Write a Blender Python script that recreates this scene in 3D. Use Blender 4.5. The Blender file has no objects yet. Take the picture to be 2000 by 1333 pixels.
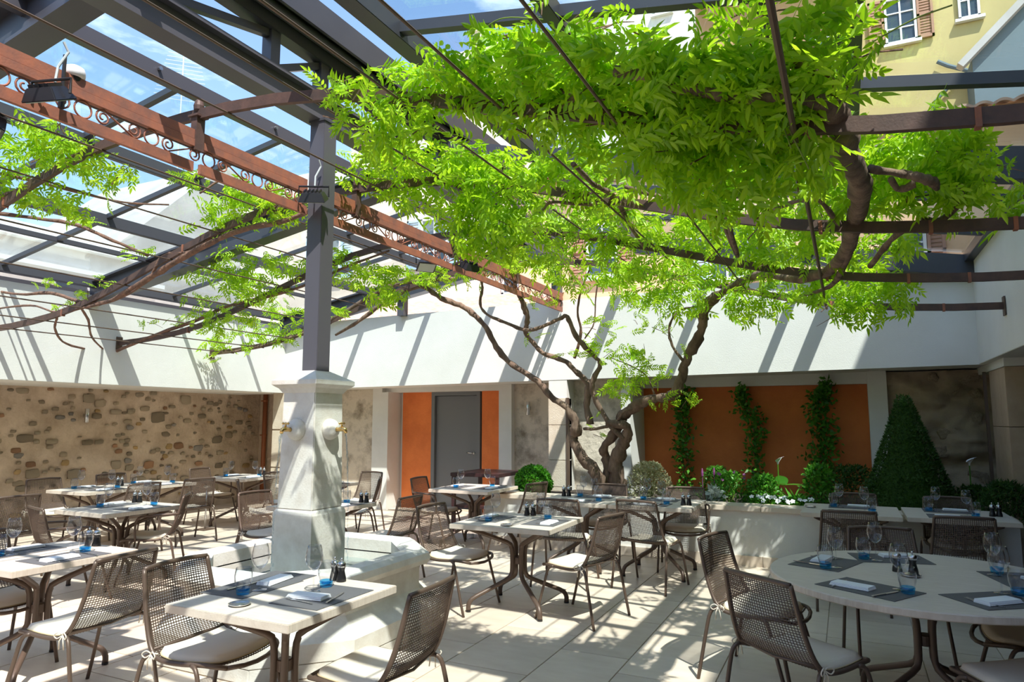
import bpy, bmesh, math, random
import numpy as np
from mathutils import Vector, Matrix, Euler
random.seed(7); RNG = np.random.default_rng(11)
S = bpy.context.scene
C = S.collection
PI = math.pi
R = math.radians

# ------------------------------------------------------------------ camera
FPX, HCAM = 1342.0, 1.62
PITCH = math.atan(155 / FPX); YAW = R(25.86)
cam_d = bpy.data.cameras.new('camera'); cam = bpy.data.objects.new('camera', cam_d); C.objects.link(cam)
cam_d.sensor_width = 36; cam_d.lens = 36 * FPX / 2000; cam_d.clip_start = .05; cam_d.clip_end = 300
cam.location = (0, 0, HCAM); cam.rotation_euler = (PI / 2 + PITCH, 0, YAW)
S.camera = cam

# ------------------------------------------------------------------ light
SUND = Vector((-.425, .465, -1.0)).normalized()          # direction the sunlight travels
w = bpy.data.worlds.new('sky'); S.world = w; w.use_nodes = True
nt = w.node_tree; nt.nodes.clear()
out = nt.nodes.new('ShaderNodeOutputWorld'); bg = nt.nodes.new('ShaderNodeBackground')
sky = nt.nodes.new('ShaderNodeTexSky'); sky.sky_type = 'NISHITA'; sky.sun_disc = False
sky.sun_elevation = math.asin(-SUND.z); sky.sun_rotation = math.atan2(-SUND.x, -SUND.y)
sky.air_density = 1.0; sky.dust_density = .6; sky.ozone_density = 2.2; sky.altitude = 100
tc = nt.nodes.new('ShaderNodeTexCoord'); mp = nt.nodes.new('ShaderNodeMapping'); mp.inputs['Scale'].default_value = (1, 1, 3.2)
ns = nt.nodes.new('ShaderNodeTexNoise'); ns.inputs['Scale'].default_value = 2.3; ns.inputs['Detail'].default_value = 7; ns.inputs['Roughness'].default_value = .6
rp = nt.nodes.new('ShaderNodeValToRGB'); rp.color_ramp.elements[0].position = .56; rp.color_ramp.elements[1].position = .76
rp.color_ramp.elements[1].color = (.55, .55, .55, 1)
mx = nt.nodes.new('ShaderNodeMixRGB'); mx.inputs[2].default_value = (9.5, 10.0, 10.8, 1)
nt.links.new(tc.outputs['Generated'], mp.inputs[0]); nt.links.new(mp.outputs[0], ns.inputs[0]); nt.links.new(ns.outputs[0], rp.inputs[0])
nt.links.new(rp.outputs[0], mx.inputs[0]); nt.links.new(sky.outputs[0], mx.inputs[1]); nt.links.new(mx.outputs[0], bg.inputs[0])
bg.inputs[1].default_value = .25
nt.links.new(bg.outputs[0], out.inputs[0])
sl = bpy.data.lights.new('sun', 'SUN'); sl.energy = 5.4; sl.angle = R(.53); sl.color = (1, .965, .91)
so = bpy.data.objects.new('sun', sl); C.objects.link(so); so.rotation_euler = SUND.to_track_quat('-Z', 'Y').to_euler(); so.location = (4, -4, 12)
S.view_settings.view_transform = 'Standard'; S.view_settings.look = 'None'; S.view_settings.gamma = 1
S.view_settings.use_curve_mapping = False; S.view_settings.exposure = .62
S.cycles.max_bounces = 10; S.cycles.transparent_max_bounces = 24; S.cycles.diffuse_bounces = 5; S.cycles.caustics_reflective = False; S.cycles.caustics_refractive = False
S.cycles.use_denoising = True
S.cycles.sample_clamp_indirect = 6

# measuring helper: a pixel of the photograph and a depth plane Y give the point that stands there
_f0 = Vector((-math.sin(YAW), math.cos(YAW), 0)); _r = Vector((math.cos(YAW), math.sin(YAW), 0)); _u0 = Vector((0, 0, 1))
_fw = _f0 * math.cos(PITCH) + _u0 * math.sin(PITCH); _up = _u0 * math.cos(PITCH) - _f0 * math.sin(PITCH)
def at(x, y, Y):
    d = _fw * FPX + _r * (x - 1000) + _up * (666.5 - y)
    return Vector((0, 0, HCAM)) + d * (Y / d.y)
def atz(x, y, z):
    d = _fw * FPX + _r * (x - 1000) + _up * (666.5 - y)
    return Vector((0, 0, HCAM)) + d * ((z - HCAM) / d.z)

# ------------------------------------------------------------------ materials
M = {}
def mat(name, col, rough=.6, metal=0, col2=None, nscale=8, bump=0, bscale=40, objvar=0, detail=5, spec=None, ramp=(.35, .65), stretch=None):
    m = bpy.data.materials.new(name); m.use_nodes = True; t = m.node_tree; b = t.nodes['Principled BSDF']
    b.inputs['Roughness'].default_value = rough; b.inputs['Metallic'].default_value = metal
    if spec is not None: b.inputs['Specular IOR Level'].default_value = spec
    b.inputs['Base Color'].default_value = (*col, 1)
    tcn = t.nodes.new('ShaderNodeTexCoord'); vec = tcn.outputs['Object']
    if stretch:
        mpn = t.nodes.new('ShaderNodeMapping'); mpn.inputs['Scale'].default_value = stretch; t.links.new(vec, mpn.inputs[0]); vec = mpn.outputs[0]
    last = None
    if col2:
        n = t.nodes.new('ShaderNodeTexNoise'); n.inputs['Scale'].default_value = nscale; n.inputs['Detail'].default_value = detail; n.inputs['Roughness'].default_value = .62
        t.links.new(vec, n.inputs[0])
        r = t.nodes.new('ShaderNodeValToRGB'); r.color_ramp.elements[0].position = ramp[0]; r.color_ramp.elements[1].position = ramp[1]
        r.color_ramp.elements[0].color = (*col, 1); r.color_ramp.elements[1].color = (*col2, 1)
        t.links.new(n.outputs[0], r.inputs[0]); last = r.outputs[0]
    if objvar:
        oi = t.nodes.new('ShaderNodeObjectInfo'); hs = t.nodes.new('ShaderNodeHueSaturation')
        mr = t.nodes.new('ShaderNodeMapRange'); mr.inputs[3].default_value = 1 - objvar; mr.inputs[4].default_value = 1 + objvar
        t.links.new(oi.outputs['Random'], mr.inputs[0]); t.links.new(mr.outputs[0], hs.inputs['Value'])
        if last: t.links.new(last, hs.inputs['Color'])
        else: hs.inputs['Color'].default_value = (*col, 1)
        last = hs.outputs[0]
    if last: t.links.new(last, b.inputs['Base Color'])
    if bump:
        n2 = t.nodes.new('ShaderNodeTexNoise'); n2.inputs['Scale'].default_value = bscale; n2.inputs['Detail'].default_value = 6
        t.links.new(vec, n2.inputs[0]); bp = t.nodes.new('ShaderNodeBump'); bp.inputs['Strength'].default_value = bump; bp.inputs['Distance'].default_value = .02
        t.links.new(n2.outputs[0], bp.inputs['Height']); t.links.new(bp.outputs[0], b.inputs['Normal'])
    M[name] = m; return m
def clear_mat(name, tint, edge=(1, 1, 1), refl=.9, ior=1.45, rough=.02):
    """thin clear glass: see-through with a fresnel sheen; lets the sunlight pass"""
    m = bpy.data.materials.new(name); m.use_nodes = True; t = m.node_tree; t.nodes.clear()
    o = t.nodes.new('ShaderNodeOutputMaterial'); tr = t.nodes.new('ShaderNodeBsdfTransparent'); tr.inputs[0].default_value = (*tint, 1)
    g = t.nodes.new('ShaderNodeBsdfGlossy'); g.inputs[0].default_value = (*edge, 1); g.inputs[1].default_value = rough
    f = t.nodes.new('ShaderNodeLayerWeight'); f.inputs[0].default_value = .5; pw = t.nodes.new('ShaderNodeMath'); pw.operation = 'POWER'; pw.inputs[1].default_value = 4.0; t.links.new(f.outputs['Facing'], pw.inputs[0])
    mu = t.nodes.new('ShaderNodeMath'); mu.operation = 'MULTIPLY_ADD'; mu.inputs[1].default_value = refl; mu.inputs[2].default_value = .035; mu.use_clamp = True
    x = t.nodes.new('ShaderNodeMixShader'); t.links.new(pw.outputs[0], mu.inputs[0]); t.links.new(mu.outputs[0], x.inputs[0])
    t.links.new(tr.outputs[0], x.inputs[1]); t.links.new(g.outputs[0], x.inputs[2]); t.links.new(x.outputs[0], o.inputs[0])
    M[name] = m; return m
def leaf_mat(name, col, col2, trans=.5, rough=.4, spec=.3):
    m = bpy.data.materials.new(name); m.use_nodes = True; t = m.node_tree; b = t.nodes['Principled BSDF']; o = t.nodes['Material Output']
    ge = t.nodes.new('ShaderNodeNewGeometry'); oi = t.nodes.new('ShaderNodeObjectInfo')
    ad = t.nodes.new('ShaderNodeMath'); ad.operation = 'ADD'; fr = t.nodes.new('ShaderNodeMath'); fr.operation = 'FRACT'
    t.links.new(ge.outputs['Random Per Island'], ad.inputs[0]); t.links.new(oi.outputs['Random'], ad.inputs[1]); t.links.new(ad.outputs[0], fr.inputs[0])
    r = t.nodes.new('ShaderNodeValToRGB'); r.color_ramp.elements[0].color = (*col, 1); r.color_ramp.elements[1].color = (*col2, 1)
    t.links.new(fr.outputs[0], r.inputs[0]); t.links.new(r.outputs[0], b.inputs['Base Color'])
    b.inputs['Roughness'].default_value = rough; b.inputs['Specular IOR Level'].default_value = spec
    tl = t.nodes.new('ShaderNodeBsdfTranslucent'); hs = t.nodes.new('ShaderNodeHueSaturation'); hs.inputs['Value'].default_value = 1.5; hs.inputs['Hue'].default_value = .49
    t.links.new(r.outputs[0], hs.inputs['Color']); t.links.new(hs.outputs[0], tl.inputs[0])
    x = t.nodes.new('ShaderNodeMixShader'); x.inputs[0].default_value = trans
    t.links.new(b.outputs[0], x.inputs[1]); t.links.new(tl.outputs[0], x.inputs[2]); t.links.new(x.outputs[0], o.inputs[0])
    M[name] = m; return m
mat('white_stucco', (.78, .76, .71), .9, col2=(.73, .71, .66), nscale=1.5, bump=.15, bscale=90)
mat('white_plaster', (.74, .72, .68), .9, col2=(.68, .65, .60), nscale=2, bump=.1, bscale=60)
mat('old_plaster', (.66, .57, .46), .95, col2=(.24, .19, .14), nscale=4.2, bump=.9, bscale=12, ramp=(.46, .72), detail=9)
mat('mortar', (.68, .54, .41), .95, col2=(.40, .29, .20), nscale=1.9, bump=.9, bscale=16, ramp=(.38, .72), detail=12)
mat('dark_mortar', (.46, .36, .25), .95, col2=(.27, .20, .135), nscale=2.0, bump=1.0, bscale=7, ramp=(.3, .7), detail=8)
mat('orange_render', (.82, .22, .055), .85, col2=(.68, .165, .04), nscale=2.5, bump=.15, bscale=30)
mat('rust_render', (.66, .19, .05), .85, col2=(.56, .15, .04), nscale=2.5, bump=.15, bscale=30)
mat('limestone_tile', (.72, .60, .485), .36, col2=(.64, .515, .405), nscale=3, objvar=.10, bump=.05, bscale=50, stretch=(1, 3, 1))
mat('grout', (.60, .52, .43), .9)
mat('limestone', (.66, .57, .45), .7, col2=(.58, .48, .36), nscale=5, bump=.25, bscale=60, objvar=.05)
mat('fountain_stone', (.74, .705, .645), .8, col2=(.58, .52, .445), nscale=5, bump=.12, bscale=70, ramp=(.35, .72), detail=9)
mat('warm_slab', (.52, .38, .26), .8, col2=(.45, .32, .21), nscale=5, bump=.15, bscale=60)
mat('dark_steel', (.045, .045, .056), .4, col2=(.055, .055, .066), nscale=2)
mat('rafter_steel', (.08, .077, .09), .42)
mat('rust_iron', (.36, .125, .065), .7, col2=(.22, .095, .065), nscale=9, bump=.08, bscale=90, metal=.05)
mat('bar_iron', (.12, .065, .05), .6, col2=(.075, .045, .037), nscale=10, bump=.08, bscale=90, metal=.15)
mat('rod_iron', (.13, .085, .06), .6, metal=.3)
mat('door_grey', (.16, .165, .175), .45)
mat('chair_brown', (.115, .075, .055), .42, metal=.25)
mat('cushion_cream', (.70, .61, .50), .9, bump=.15, bscale=300)
mat('cushion_edge', (.50, .38, .22), .9)
mat('table_wood', (.68, .59, .50), .5, col2=(.58, .485, .40), nscale=9, stretch=(1, 14, 1), bump=.08, bscale=60)
mat('placemat_grey', (.12, .115, .118), .7, bump=.4, bscale=260)
mat('napkin_white', (.84, .84, .86), .9, bump=.1, bscale=120)
mat('steel', (.6, .6, .6), .2, metal=1)
mat('mill_black', (.012, .011, .012), .3)
mat('black_plastic', (.015, .015, .018), .35)
mat('lamp_lens', (.55, .6, .5), .15)
mat('white_plastic', (.8, .8, .8), .4)
mat('cable_grey', (.45, .5, .5), .5)
mat('bark', (.25, .165, .115), .9, col2=(.10, .062, .042), nscale=9, bump=1.0, bscale=28, stretch=(1, 1, .35), detail=8)
mat('bark_red', (.26, .13, .085), .85, col2=(.12, .07, .05), nscale=12, bump=.7, bscale=40)
mat('twig', (.22, .28, .05), .7)
mat('brass', (.75, .5, .2), .25, metal=1)
mat('copper_pipe', (.36, .12, .05), .5, metal=.2)
mat('soil', (.05, .035, .025), 1, bump=1, bscale=20)
mat('terracotta', (.65, .25, .12), .8)
mat('roof_tile', (.55, .38, .28), .85, col2=(.40, .26, .19), nscale=6)
mat('yellow_facade', (.56, .46, .20), .9, col2=(.50, .40, .17), nscale=.7)
mat('ochre_facade', (.50, .30, .14), .9, col2=(.42, .25, .12), nscale=1.2)
mat('peach_facade', (.85, .56, .33), .9, col2=(.80, .52, .30), nscale=.8)
mat('pink_facade', (.78, .66, .54), .9, col2=(.70, .57, .46), nscale=1.2)
mat('white_facade', (.78, .75, .69), .9, col2=(.66, .62, .56), nscale=.9)
mat('grey_facade', (.50, .48, .45), .9, col2=(.38, .36, .33), nscale=.8)
mat('slate_facade', (.15, .20, .22), .9)
mat('shutter_brown', (.42, .23, .15), .8)
mat('shutter_blue', (.45, .58, .70), .8)
mat('dark_glass', (.05, .07, .09), .08)
mat('frame_white', (.8, .8, .78), .6)
mat('dark_wood', (.045, .018, .018), .4)
mat('stone_a', (.38, .30, .21), .9, bump=.6, bscale=40, objvar=.35)
mat('stone_b', (.42, .23, .13), .9, bump=.6, bscale=40, objvar=.3)
mat('stone_c', (.29, .26, .23), .9, bump=.6, bscale=40, objvar=.3)
mat('stone_d', (.50, .33, .15), .9, bump=.6, bscale=40, objvar=.25)
mat('stone_e', (.48, .39, .28), .9, bump=.7, bscale=30, objvar=.25)
mat('flower_white', (.9, .88, .88), .6)
mat('flower_purple', (.22, .05, .17), .6)
mat('flower_orange', (.9, .25, .03), .5)
clear_mat('roof_glass', (.915, .965, .96), refl=.7)
clear_mat('clear_glass', (.95, .955, .965), refl=1.6, edge=(.85, .86, .9))
clear_mat('blue_glass', (.30, .72, .97), refl=.6)
clear_mat('droplet', (.86, .9, .93), refl=1.4, ior=1.5)
leaf_mat('wisteria_leaf', (.21, .42, .008), (.48, .70, .025), trans=.50, rough=.33, spec=.5)
leaf_mat('climber_leaf', (.03, .13, .012), (.10, .30, .03), trans=.3, rough=.3)
leaf_mat('box_leaf', (.035, .17, .01), (.10, .34, .02), trans=.3)
leaf_mat('yew_leaf', (.018, .06, .008), (.05, .12, .012), trans=.15, rough=.6)
leaf_mat('pale_leaf', (.30, .30, .14), (.62, .60, .38), trans=.3)
leaf_mat('herb_leaf', (.035, .17, .015), (.13, .38, .03), trans=.35)
leaf_mat('silver_leaf', (.35, .40, .36), (.5, .55, .5), trans=.2)
m = bpy.data.materials.new('fountain_water'); m.use_nodes = True; b = m.node_tree.nodes['Principled BSDF']
b.inputs['Base Color'].default_value = (.26, .31, .28, 1); b.inputs['Roughness'].default_value = .04; b.inputs['Specular IOR Level'].default_value = 1.0
n_ = m.node_tree.nodes.new('ShaderNodeTexNoise'); n_.inputs['Scale'].default_value = 9; bp_ = m.node_tree.nodes.new('ShaderNodeBump'); bp_.inputs['Strength'].default_value = .25
m.node_tree.links.new(n_.outputs[0], bp_.inputs['Height']); m.node_tree.links.new(bp_.outputs[0], b.inputs['Normal']); M['fountain_water'] = m

# ------------------------------------------------------------------ geometry helpers
def link(o, parent=None):
    C.objects.link(o)
    if parent: o.parent = parent
    return o
def tag(o, label=None, cat=None, group=None, kind=None):
    if label: o['label'] = label
    if cat: o['category'] = cat
    if group: o['group'] = group
    if kind: o['kind'] = kind
    return o
def empty(name, loc=(0, 0, 0), rz=0, parent=None):
    o = bpy.data.objects.new(name, None); o.empty_display_size = .1; o.location = loc; o.rotation_euler = (0, 0, rz); return link(o, parent)
class MB:
    def __init__(s): s.v = []; s.f = []
    def add(s, vs, fs):
        k = len(s.v); s.v += [tuple(p) for p in vs]; s.f += [tuple(i + k for i in f) for f in fs]; return s
    def box(s, x0, x1, y0, y1, z0, z1):
        return s.add([(x0, y0, z0), (x1, y0, z0), (x1, y1, z0), (x0, y1, z0), (x0, y0, z1), (x1, y0, z1), (x1, y1, z1), (x0, y1, z1)],
                     [(0, 3, 2, 1), (4, 5, 6, 7), (0, 1, 5, 4), (1, 2, 6, 5), (2, 3, 7, 6), (3, 0, 4, 7)])
    def bar(s, a, b, w, h, up=(0, 0, 1)):
        """straight bar of section w (sideways) x h (along up)"""
        a = Vector(a); b = Vector(b); d = (b - a).normalized(); sd = d.cross(Vector(up)).normalized(); u = sd.cross(d).normalized()
        vs = []
        for p in (a, b):
            for i, j in ((-1, -1), (1, -1), (1, 1), (-1, 1)): vs.append(p + sd * (i * w / 2) + u * (j * h / 2))
        return s.add(vs, [(3, 2, 1, 0), (4, 5, 6, 7), (0, 1, 5, 4), (1, 2, 6, 5), (2, 3, 7, 6), (3, 0, 4, 7)])
    def tube(s, pts, r, n=8, cap=True):
        pts = [Vector(p) for p in pts]; rs = r if isinstance(r, (list, tuple)) else [r] * len(pts)
        vs = []; fs = []; prev = None
        for i, p in enumerate(pts):
            d = (pts[min(i + 1, len(pts) - 1)] - pts[max(i - 1, 0)]).normalized()
            if prev is None:
                u = d.orthogonal().normalized()
            else:
                u = (prev - d * prev.dot(d)).normalized()
            prev = u; v = d.cross(u)
            for k in range(n):
                a = 2 * PI * k / n; vs.append(p + (u * math.cos(a) + v * math.sin(a)) * rs[i])
        for i in range(len(pts) - 1):
            for k in range(n):
                a = i * n + k; b = i * n + (k + 1) % n; fs.append((a, b, b + n, a + n))
        if cap: fs.append(tuple(range(n - 1, -1, -1))); fs.append(tuple(range(len(vs) - n, len(vs))))
        return s.add(vs, fs)
    def lathe(s, prof, n=20, c=(0, 0, 0), closed=False):
        vs = []; fs = []
        for r_, z in prof:
            for k in range(n):
                a = 2 * PI * k / n; vs.append((c[0] + r_ * math.cos(a), c[1] + r_ * math.sin(a), c[2] + z))
        m_ = len(prof)
        for i in range(m_ - 1):
            for k in range(n):
                a = i * n + k; b = i * n + (k + 1) % n; fs.append((a, b, b + n, a + n))
        if not closed:
            if prof[0][0] > 1e-4: fs.append(tuple(range(n - 1, -1, -1)))
            if prof[-1][0] > 1e-4: fs.append(tuple(range((m_ - 1) * n, m_ * n)))
        return s.add(vs, fs)
    def prism(s, poly, z0, z1):
        n = len(poly); vs = [(x, y, z0) for x, y in poly] + [(x, y, z1) for x, y in poly]
        return s.add(vs, [tuple(range(n - 1, -1, -1)), tuple(range(n, 2 * n))] + [(i, (i + 1) % n, (i + 1) % n + n, i + n) for i in range(n)])
    def mesh(s, name, m, smooth=False, bevel=0):
        me = bpy.data.meshes.new(name); me.from_pydata(s.v, [], s.f); me.update()
        if bevel:
            bm = bmesh.new(); bm.from_mesh(me); bmesh.ops.remove_doubles(bm, verts=bm.verts, dist=1e-6)
            bmesh.ops.bevel(bm, geom=list(bm.edges), offset=bevel, segments=2, affect='EDGES', clamp_overlap=True); bm.to_mesh(me); bm.free()
        me.materials.append(M[m] if isinstance(m, str) else m)
        if smooth: me.polygons.foreach_set('use_smooth', [True] * len(me.polygons))
        return me
    def obj(s, name, m, parent=None, smooth=False, bevel=0, **k):
        o = bpy.data.objects.new(name, s.mesh(name, m, smooth, bevel)); link(o, parent); return tag(o, **k) if k else o
def inst(name, me, parent, loc=(0, 0, 0), rot=(0, 0, 0), sc=(1, 1, 1)):
    o = bpy.data.objects.new(name, me); o.location = loc; o.rotation_euler = rot; o.scale = sc; return link(o, parent)
def spline(pts, k=4):
    """smooth a polyline of tuples (any dimension) with Catmull-Rom"""
    P = [np.array(p, float) for p in pts]; P = [2 * P[0] - P[1]] + P + [2 * P[-1] - P[-2]]; o = []
    for i in range(1, len(P) - 2):
        for j in range(k):
            t = j / k; a, b, c, d = P[i - 1:i + 3]
            o.append(.5 * ((2 * b) + (-a + c) * t + (2 * a - 5 * b + 4 * c - d) * t * t + (-a + 3 * b - 3 * c + d) * t ** 3))
    o.append(P[-2]); return o
CAMC = Vector((0, 0, HCAM)); SC = .94
def shrink(o):
    """the overhead parts were measured on a plane a little too far away: bring them in"""
    o.location = CAMC + (o.location - CAMC) * SC; o.scale = tuple(k_ * SC for k_ in o.scale); return o
def children(o): return [c for c in bpy.data.objects if c.parent == o]
KIDS = {}
def copy_tree(o, kids):
    c = o.copy(); C.objects.link(c)
    for k_, sub in kids:
        d = k_.copy(); C.objects.link(d); d.parent = c
        for g in sub: e = g.copy(); C.objects.link(e); e.parent = d
    return c
def kidlist(o): return [(k_, children(k_)) for k_ in children(o)]
# ================================================================== THE SETTING
XL, XR, YB, YF = -9.54, 1.457, 9.82, -2.6
XW = -11.0
fl = MB().box(-11.8, 3.2, YF - .3, 11.6, -.12, -.012).obj('floor', 'grout', kind='structure')
tile_rows = []
x = XW - .02; nt_ = 0
tm = {}
while x < XR + .02:
    wd = random.choice((.5, .5, .6)); wd = min(wd, XR + .05 - x) if x + wd > XR else wd
    if wd < .1: break
    y = 1.7 - random.random() * .5
    if x < -5: y = 2.6 + (-5 - x) * .42 - random.random() * .4
    while y < (8.3 if x > -4.6 else 10.7):
        ln = random.choice((.6, .75, .9, 1.0))
        ln = min(ln, (8.31 if x > -4.6 else 10.72) - y)
        if ln < .05: break
        key = (round(wd, 2), round(ln, 2))
        if key not in tm:
            g = .0035; tm[key] = MB().box(g, wd - g, g, ln - g, -.03, 0).mesh('tile', 'limestone_tile', bevel=.0015)
        inst('tile', tm[key], fl, (x, y, 0)); y += ln; nt_ += 1
    x += wd
MB().box(-5.0, XR, YF, 1.2, -.03, -.001).obj('paving', 'limestone_tile', fl)

# --- back wall: white upper wall, recesses, orange panels, planter behind
wb = MB()
wb.add([(-11.6, YB, 2.17), (XR + .3, YB, 2.287), (XR + .3, 10.95, 2.30), (-11.6, 10.95, 2.19), (-11.6, YB, 3.40), (XR + .3, YB, 3.528), (XR + .3, 10.95, 3.528), (-11.6, 10.95, 3.40)],
       [(0, 3, 2, 1), (4, 5, 6, 7), (0, 1, 5, 4), (1, 2, 6, 5), (2, 3, 7, 6), (3, 0, 4, 7)])
wback = wb.obj('wall_back', 'white_stucco', kind='structure')
def panel(name, mt, x0, x1, z0, z1, y, par=None, t=.06): return MB().box(x0, x1, y, y + t, z0, z1).obj(name, mt, par or wback)
MB().box(-11.6, 2.2, 10.94, 11.05, -.02, 2.6).obj('backing', 'white_plaster', wback)
panel('plaster_panel', 'old_plaster', -8.95, -7.99, 0, 2.25, 10.62, t=.3)
panel('plaster_panel', 'old_plaster', -5.12, -4.45, 0, 2.25, 10.62, t=.3)
panel('jamb', 'white_plaster', -7.99, -7.78, 0, 2.25, 10.5, t=.44)
panel('jamb', 'white_plaster', -5.34, -5.1, 0, 2.25, 10.5, t=.44)
panel('lintel', 'white_plaster', -7.78, -5.34, 2.14, 2.25, 10.6, t=.34)
panel('orange_panel', 'orange_render', -7.56, -6.88, 0, 2.145, 10.86, t=.08)
panel('orange_panel', 'orange_render', -5.86, -5.34, 0, 2.145, 10.86, t=.08)
MB().box(-7.78, -7.64, 10.5, 10.94, 0, 2.14).obj('reveal', 'white_plaster', wback)
# limestone slabs of the pier
for z0, z1 in ((.0, .62), (.62, 1.02), (1.02, 1.55), (1.55, 1.96)):
    MB().box(-4.13, -3.83, 9.8, 10.0, z0 + .003, z1 - .003).obj('slab', 'limestone', wback, bevel=.004)
MB().box(-4.13, -3.83, 9.825, 10.8, 0, 2.25).obj('pier_head', 'white_plaster', wback)
MB().box(-3.835, -3.805, 9.78, 9.86, .5, 1.96).obj('corner_profile', 'rod_iron', wback)
panel('plaster_panel', 'old_plaster', -3.84, -2.9, .4, 2.4, 10.12, t=.3)
MB().box(-3.02, -2.88, 9.95, 10.94, .3, 2.4).obj('pier', 'white_plaster', wback)
panel('rust_panel', 'rust_render', -2.92, .27, .3, 2.14, 10.72, t=.2)
MB().box(-2.9, .27, 10.62, 10.94, 2.12, 2.4).obj('lintel', 'white_plaster', wback)
MB().box(.27, .50, 10.5, 10.94, .3, 2.4).obj('pier', 'white_plaster', wback)
# rough rock face of the far niche
bm = bmesh.new(); NX, NZ = 46, 60
import mathutils.noise as mn
gv = [[None] * (NZ + 1) for _ in range(NX + 1)]
for i in range(NX + 1):
    for j in range(NZ + 1):
        X = .5 + 1.35 * i / NX; Z = .4 + 1.87 * j / NZ
        n = mn.fractal(Vector((X * 2.2, 0, Z * 3.4)), 1.0, 2.1, 5) + .8 * abs(mn.noise(Vector((X * 1.1 + 5, 3, Z * 1.8))))
        gv[i][j] = bm.verts.new((X, 10.62 - .13 * n, Z))
for i in range(NX):
    for j in range(NZ): bm.faces.new((gv[i][j], gv[i + 1][j], gv[i + 1][j + 1], gv[i][j + 1]))
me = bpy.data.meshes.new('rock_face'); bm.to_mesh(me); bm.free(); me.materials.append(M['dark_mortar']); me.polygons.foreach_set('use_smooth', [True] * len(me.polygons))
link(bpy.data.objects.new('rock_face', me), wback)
# shared irregular stones
stones = []
for k in range(14):
    bm = bmesh.new(); bmesh.ops.create_icosphere(bm, subdivisions=2, radius=1)
    sd = random.random() * 50
    for v in bm.verts:
        v.co *= 1 + .62 * mn.noise(v.co * 1.5 + Vector((sd, 0, 0))); v.co.x = max(-1, min(1, v.co.x * 1.25)); v.co.z = max(-.95, min(.95, v.co.z * 1.2))
    me = bpy.data.meshes.new('stone'); bm.to_mesh(me); bm.free(); me.polygons.foreach_set('use_smooth', [True] * len(me.polygons))
    me.materials.append(M[['stone_a', 'stone_b', 'stone_c', 'stone_d', 'stone_e', 'stone_a', 'stone_e'][k % 7]]); stones.append(me)
rock_st = []
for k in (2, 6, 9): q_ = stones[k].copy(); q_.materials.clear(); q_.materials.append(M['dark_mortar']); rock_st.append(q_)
for k in range(14):
    X = .56 + random.random() * 1.0; Z = .7 + random.random() * 1.5
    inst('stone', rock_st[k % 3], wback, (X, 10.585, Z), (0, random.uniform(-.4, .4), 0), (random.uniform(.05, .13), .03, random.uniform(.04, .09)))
# door
d1 = empty('door_1', (-6.40, 10.87, .02)); tag(d1, kind='structure')
fr = MB(); fr.box(-.51, -.44, -.03, .12, 0, 2.12).box(.44, .51, -.03, .12, 0, 2.12).box(-.44, .44, -.03, .12, 2.05, 2.12); fr.obj('door_frame', 'door_grey', d1)
lf = MB().box(-.435, .435, .03, .08, .01, 2.045).obj('door_leaf', 'door_grey', d1, bevel=.004)
h = MB().tube([(.36, .03, 1.02), (.36, -.02, 1.02), (.33, -.03, 1.02), (.24, -.03, 1.025)], .009).tube([(.36, .031, 1.02), (.36, .015, 1.02)], .022, 12); h.obj('handle', 'steel', lf, smooth=True)
MB().box(-.5, .5, -.08, 0, 0, .03).obj('threshold', 'limestone', d1)

# --- left wall: white band above, rubble wall recessed below
wl = MB(); wl.box(-11.6, XL, YF, YB + .3, 2.13, 3.387)
wleft = wl.obj('wall_left', 'white_stucco', kind='structure', bevel=.004)
MB().box(XL - .45, XL - .12, YF, YB + .3, 3.387, 3.46).obj('coping', 'rafter_steel', wleft)
bm = bmesh.new(); NY, NZ = 150, 40; gv = []
for i in range(NY + 1):
    row = []
    for j in range(NZ + 1):
        Y = -2.5 + 13.35 * i / NY; Z = -.02 + 2.2 * j / NZ
        n = mn.fractal(Vector((0, Y * 2.6, Z * 3)), 1.0, 2.0, 5)
        row.append(bm.verts.new((XW - .01 + .03 * n, Y, Z)))
    gv.append(row)
for i in range(NY):
    for j in range(NZ): bm.faces.new((gv[i][j], gv[i][j + 1], gv[i + 1][j + 1], gv[i + 1][j]))
bmesh.ops.reverse_faces(bm, faces=bm.faces)
me = bpy.data.meshes.new('rubble_face'); bm.to_mesh(me); bm.free(); me.materials.append(M['mortar']); me.polygons.foreach_set('use_smooth', [True] * len(me.polygons))
link(bpy.data.objects.new('rubble_face', me), wleft)
MB().box(-11.6, XW - .1, YF, 11, 0, 2.13).obj('backing', 'mortar', wleft)
placed = []; tries = 0
while len(placed) < 285 and tries < 9000:
    tries += 1
    Y = random.uniform(4.8, 10.5); Z = random.uniform(.12, 2.12); big = random.random()
    a = random.uniform(.028, .055) if big < .6 else random.uniform(.05, .10)
    if big > .95: a = random.uniform(.10, .13)
    b_ = a * random.uniform(.45, .85)
    if any(abs(Y - q[0]) < (a + q[2]) * .95 and abs(Z - q[1]) < (b_ + q[3]) * .95 for q in placed): continue
    if abs(Y - 6.96) < .12 and 1.5 < Z < 1.95: continue
    placed.append((Y, Z, a, b_))
    k = random.choice([0, 0, 1, 2, 3, 4, 4, 4, 5, 6, 7, 8, 9, 11, 12, 13, 10])
    if Z > 1.2 and random.random() < .6: k = random.choice([4, 6, 11, 13, 0, 5])
    inst('stone', stones[k], wleft, (XW + .005, Y, Z), (random.uniform(-.35, .35), 0, PI / 2), (a, .016 + a * .08, b_))
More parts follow.
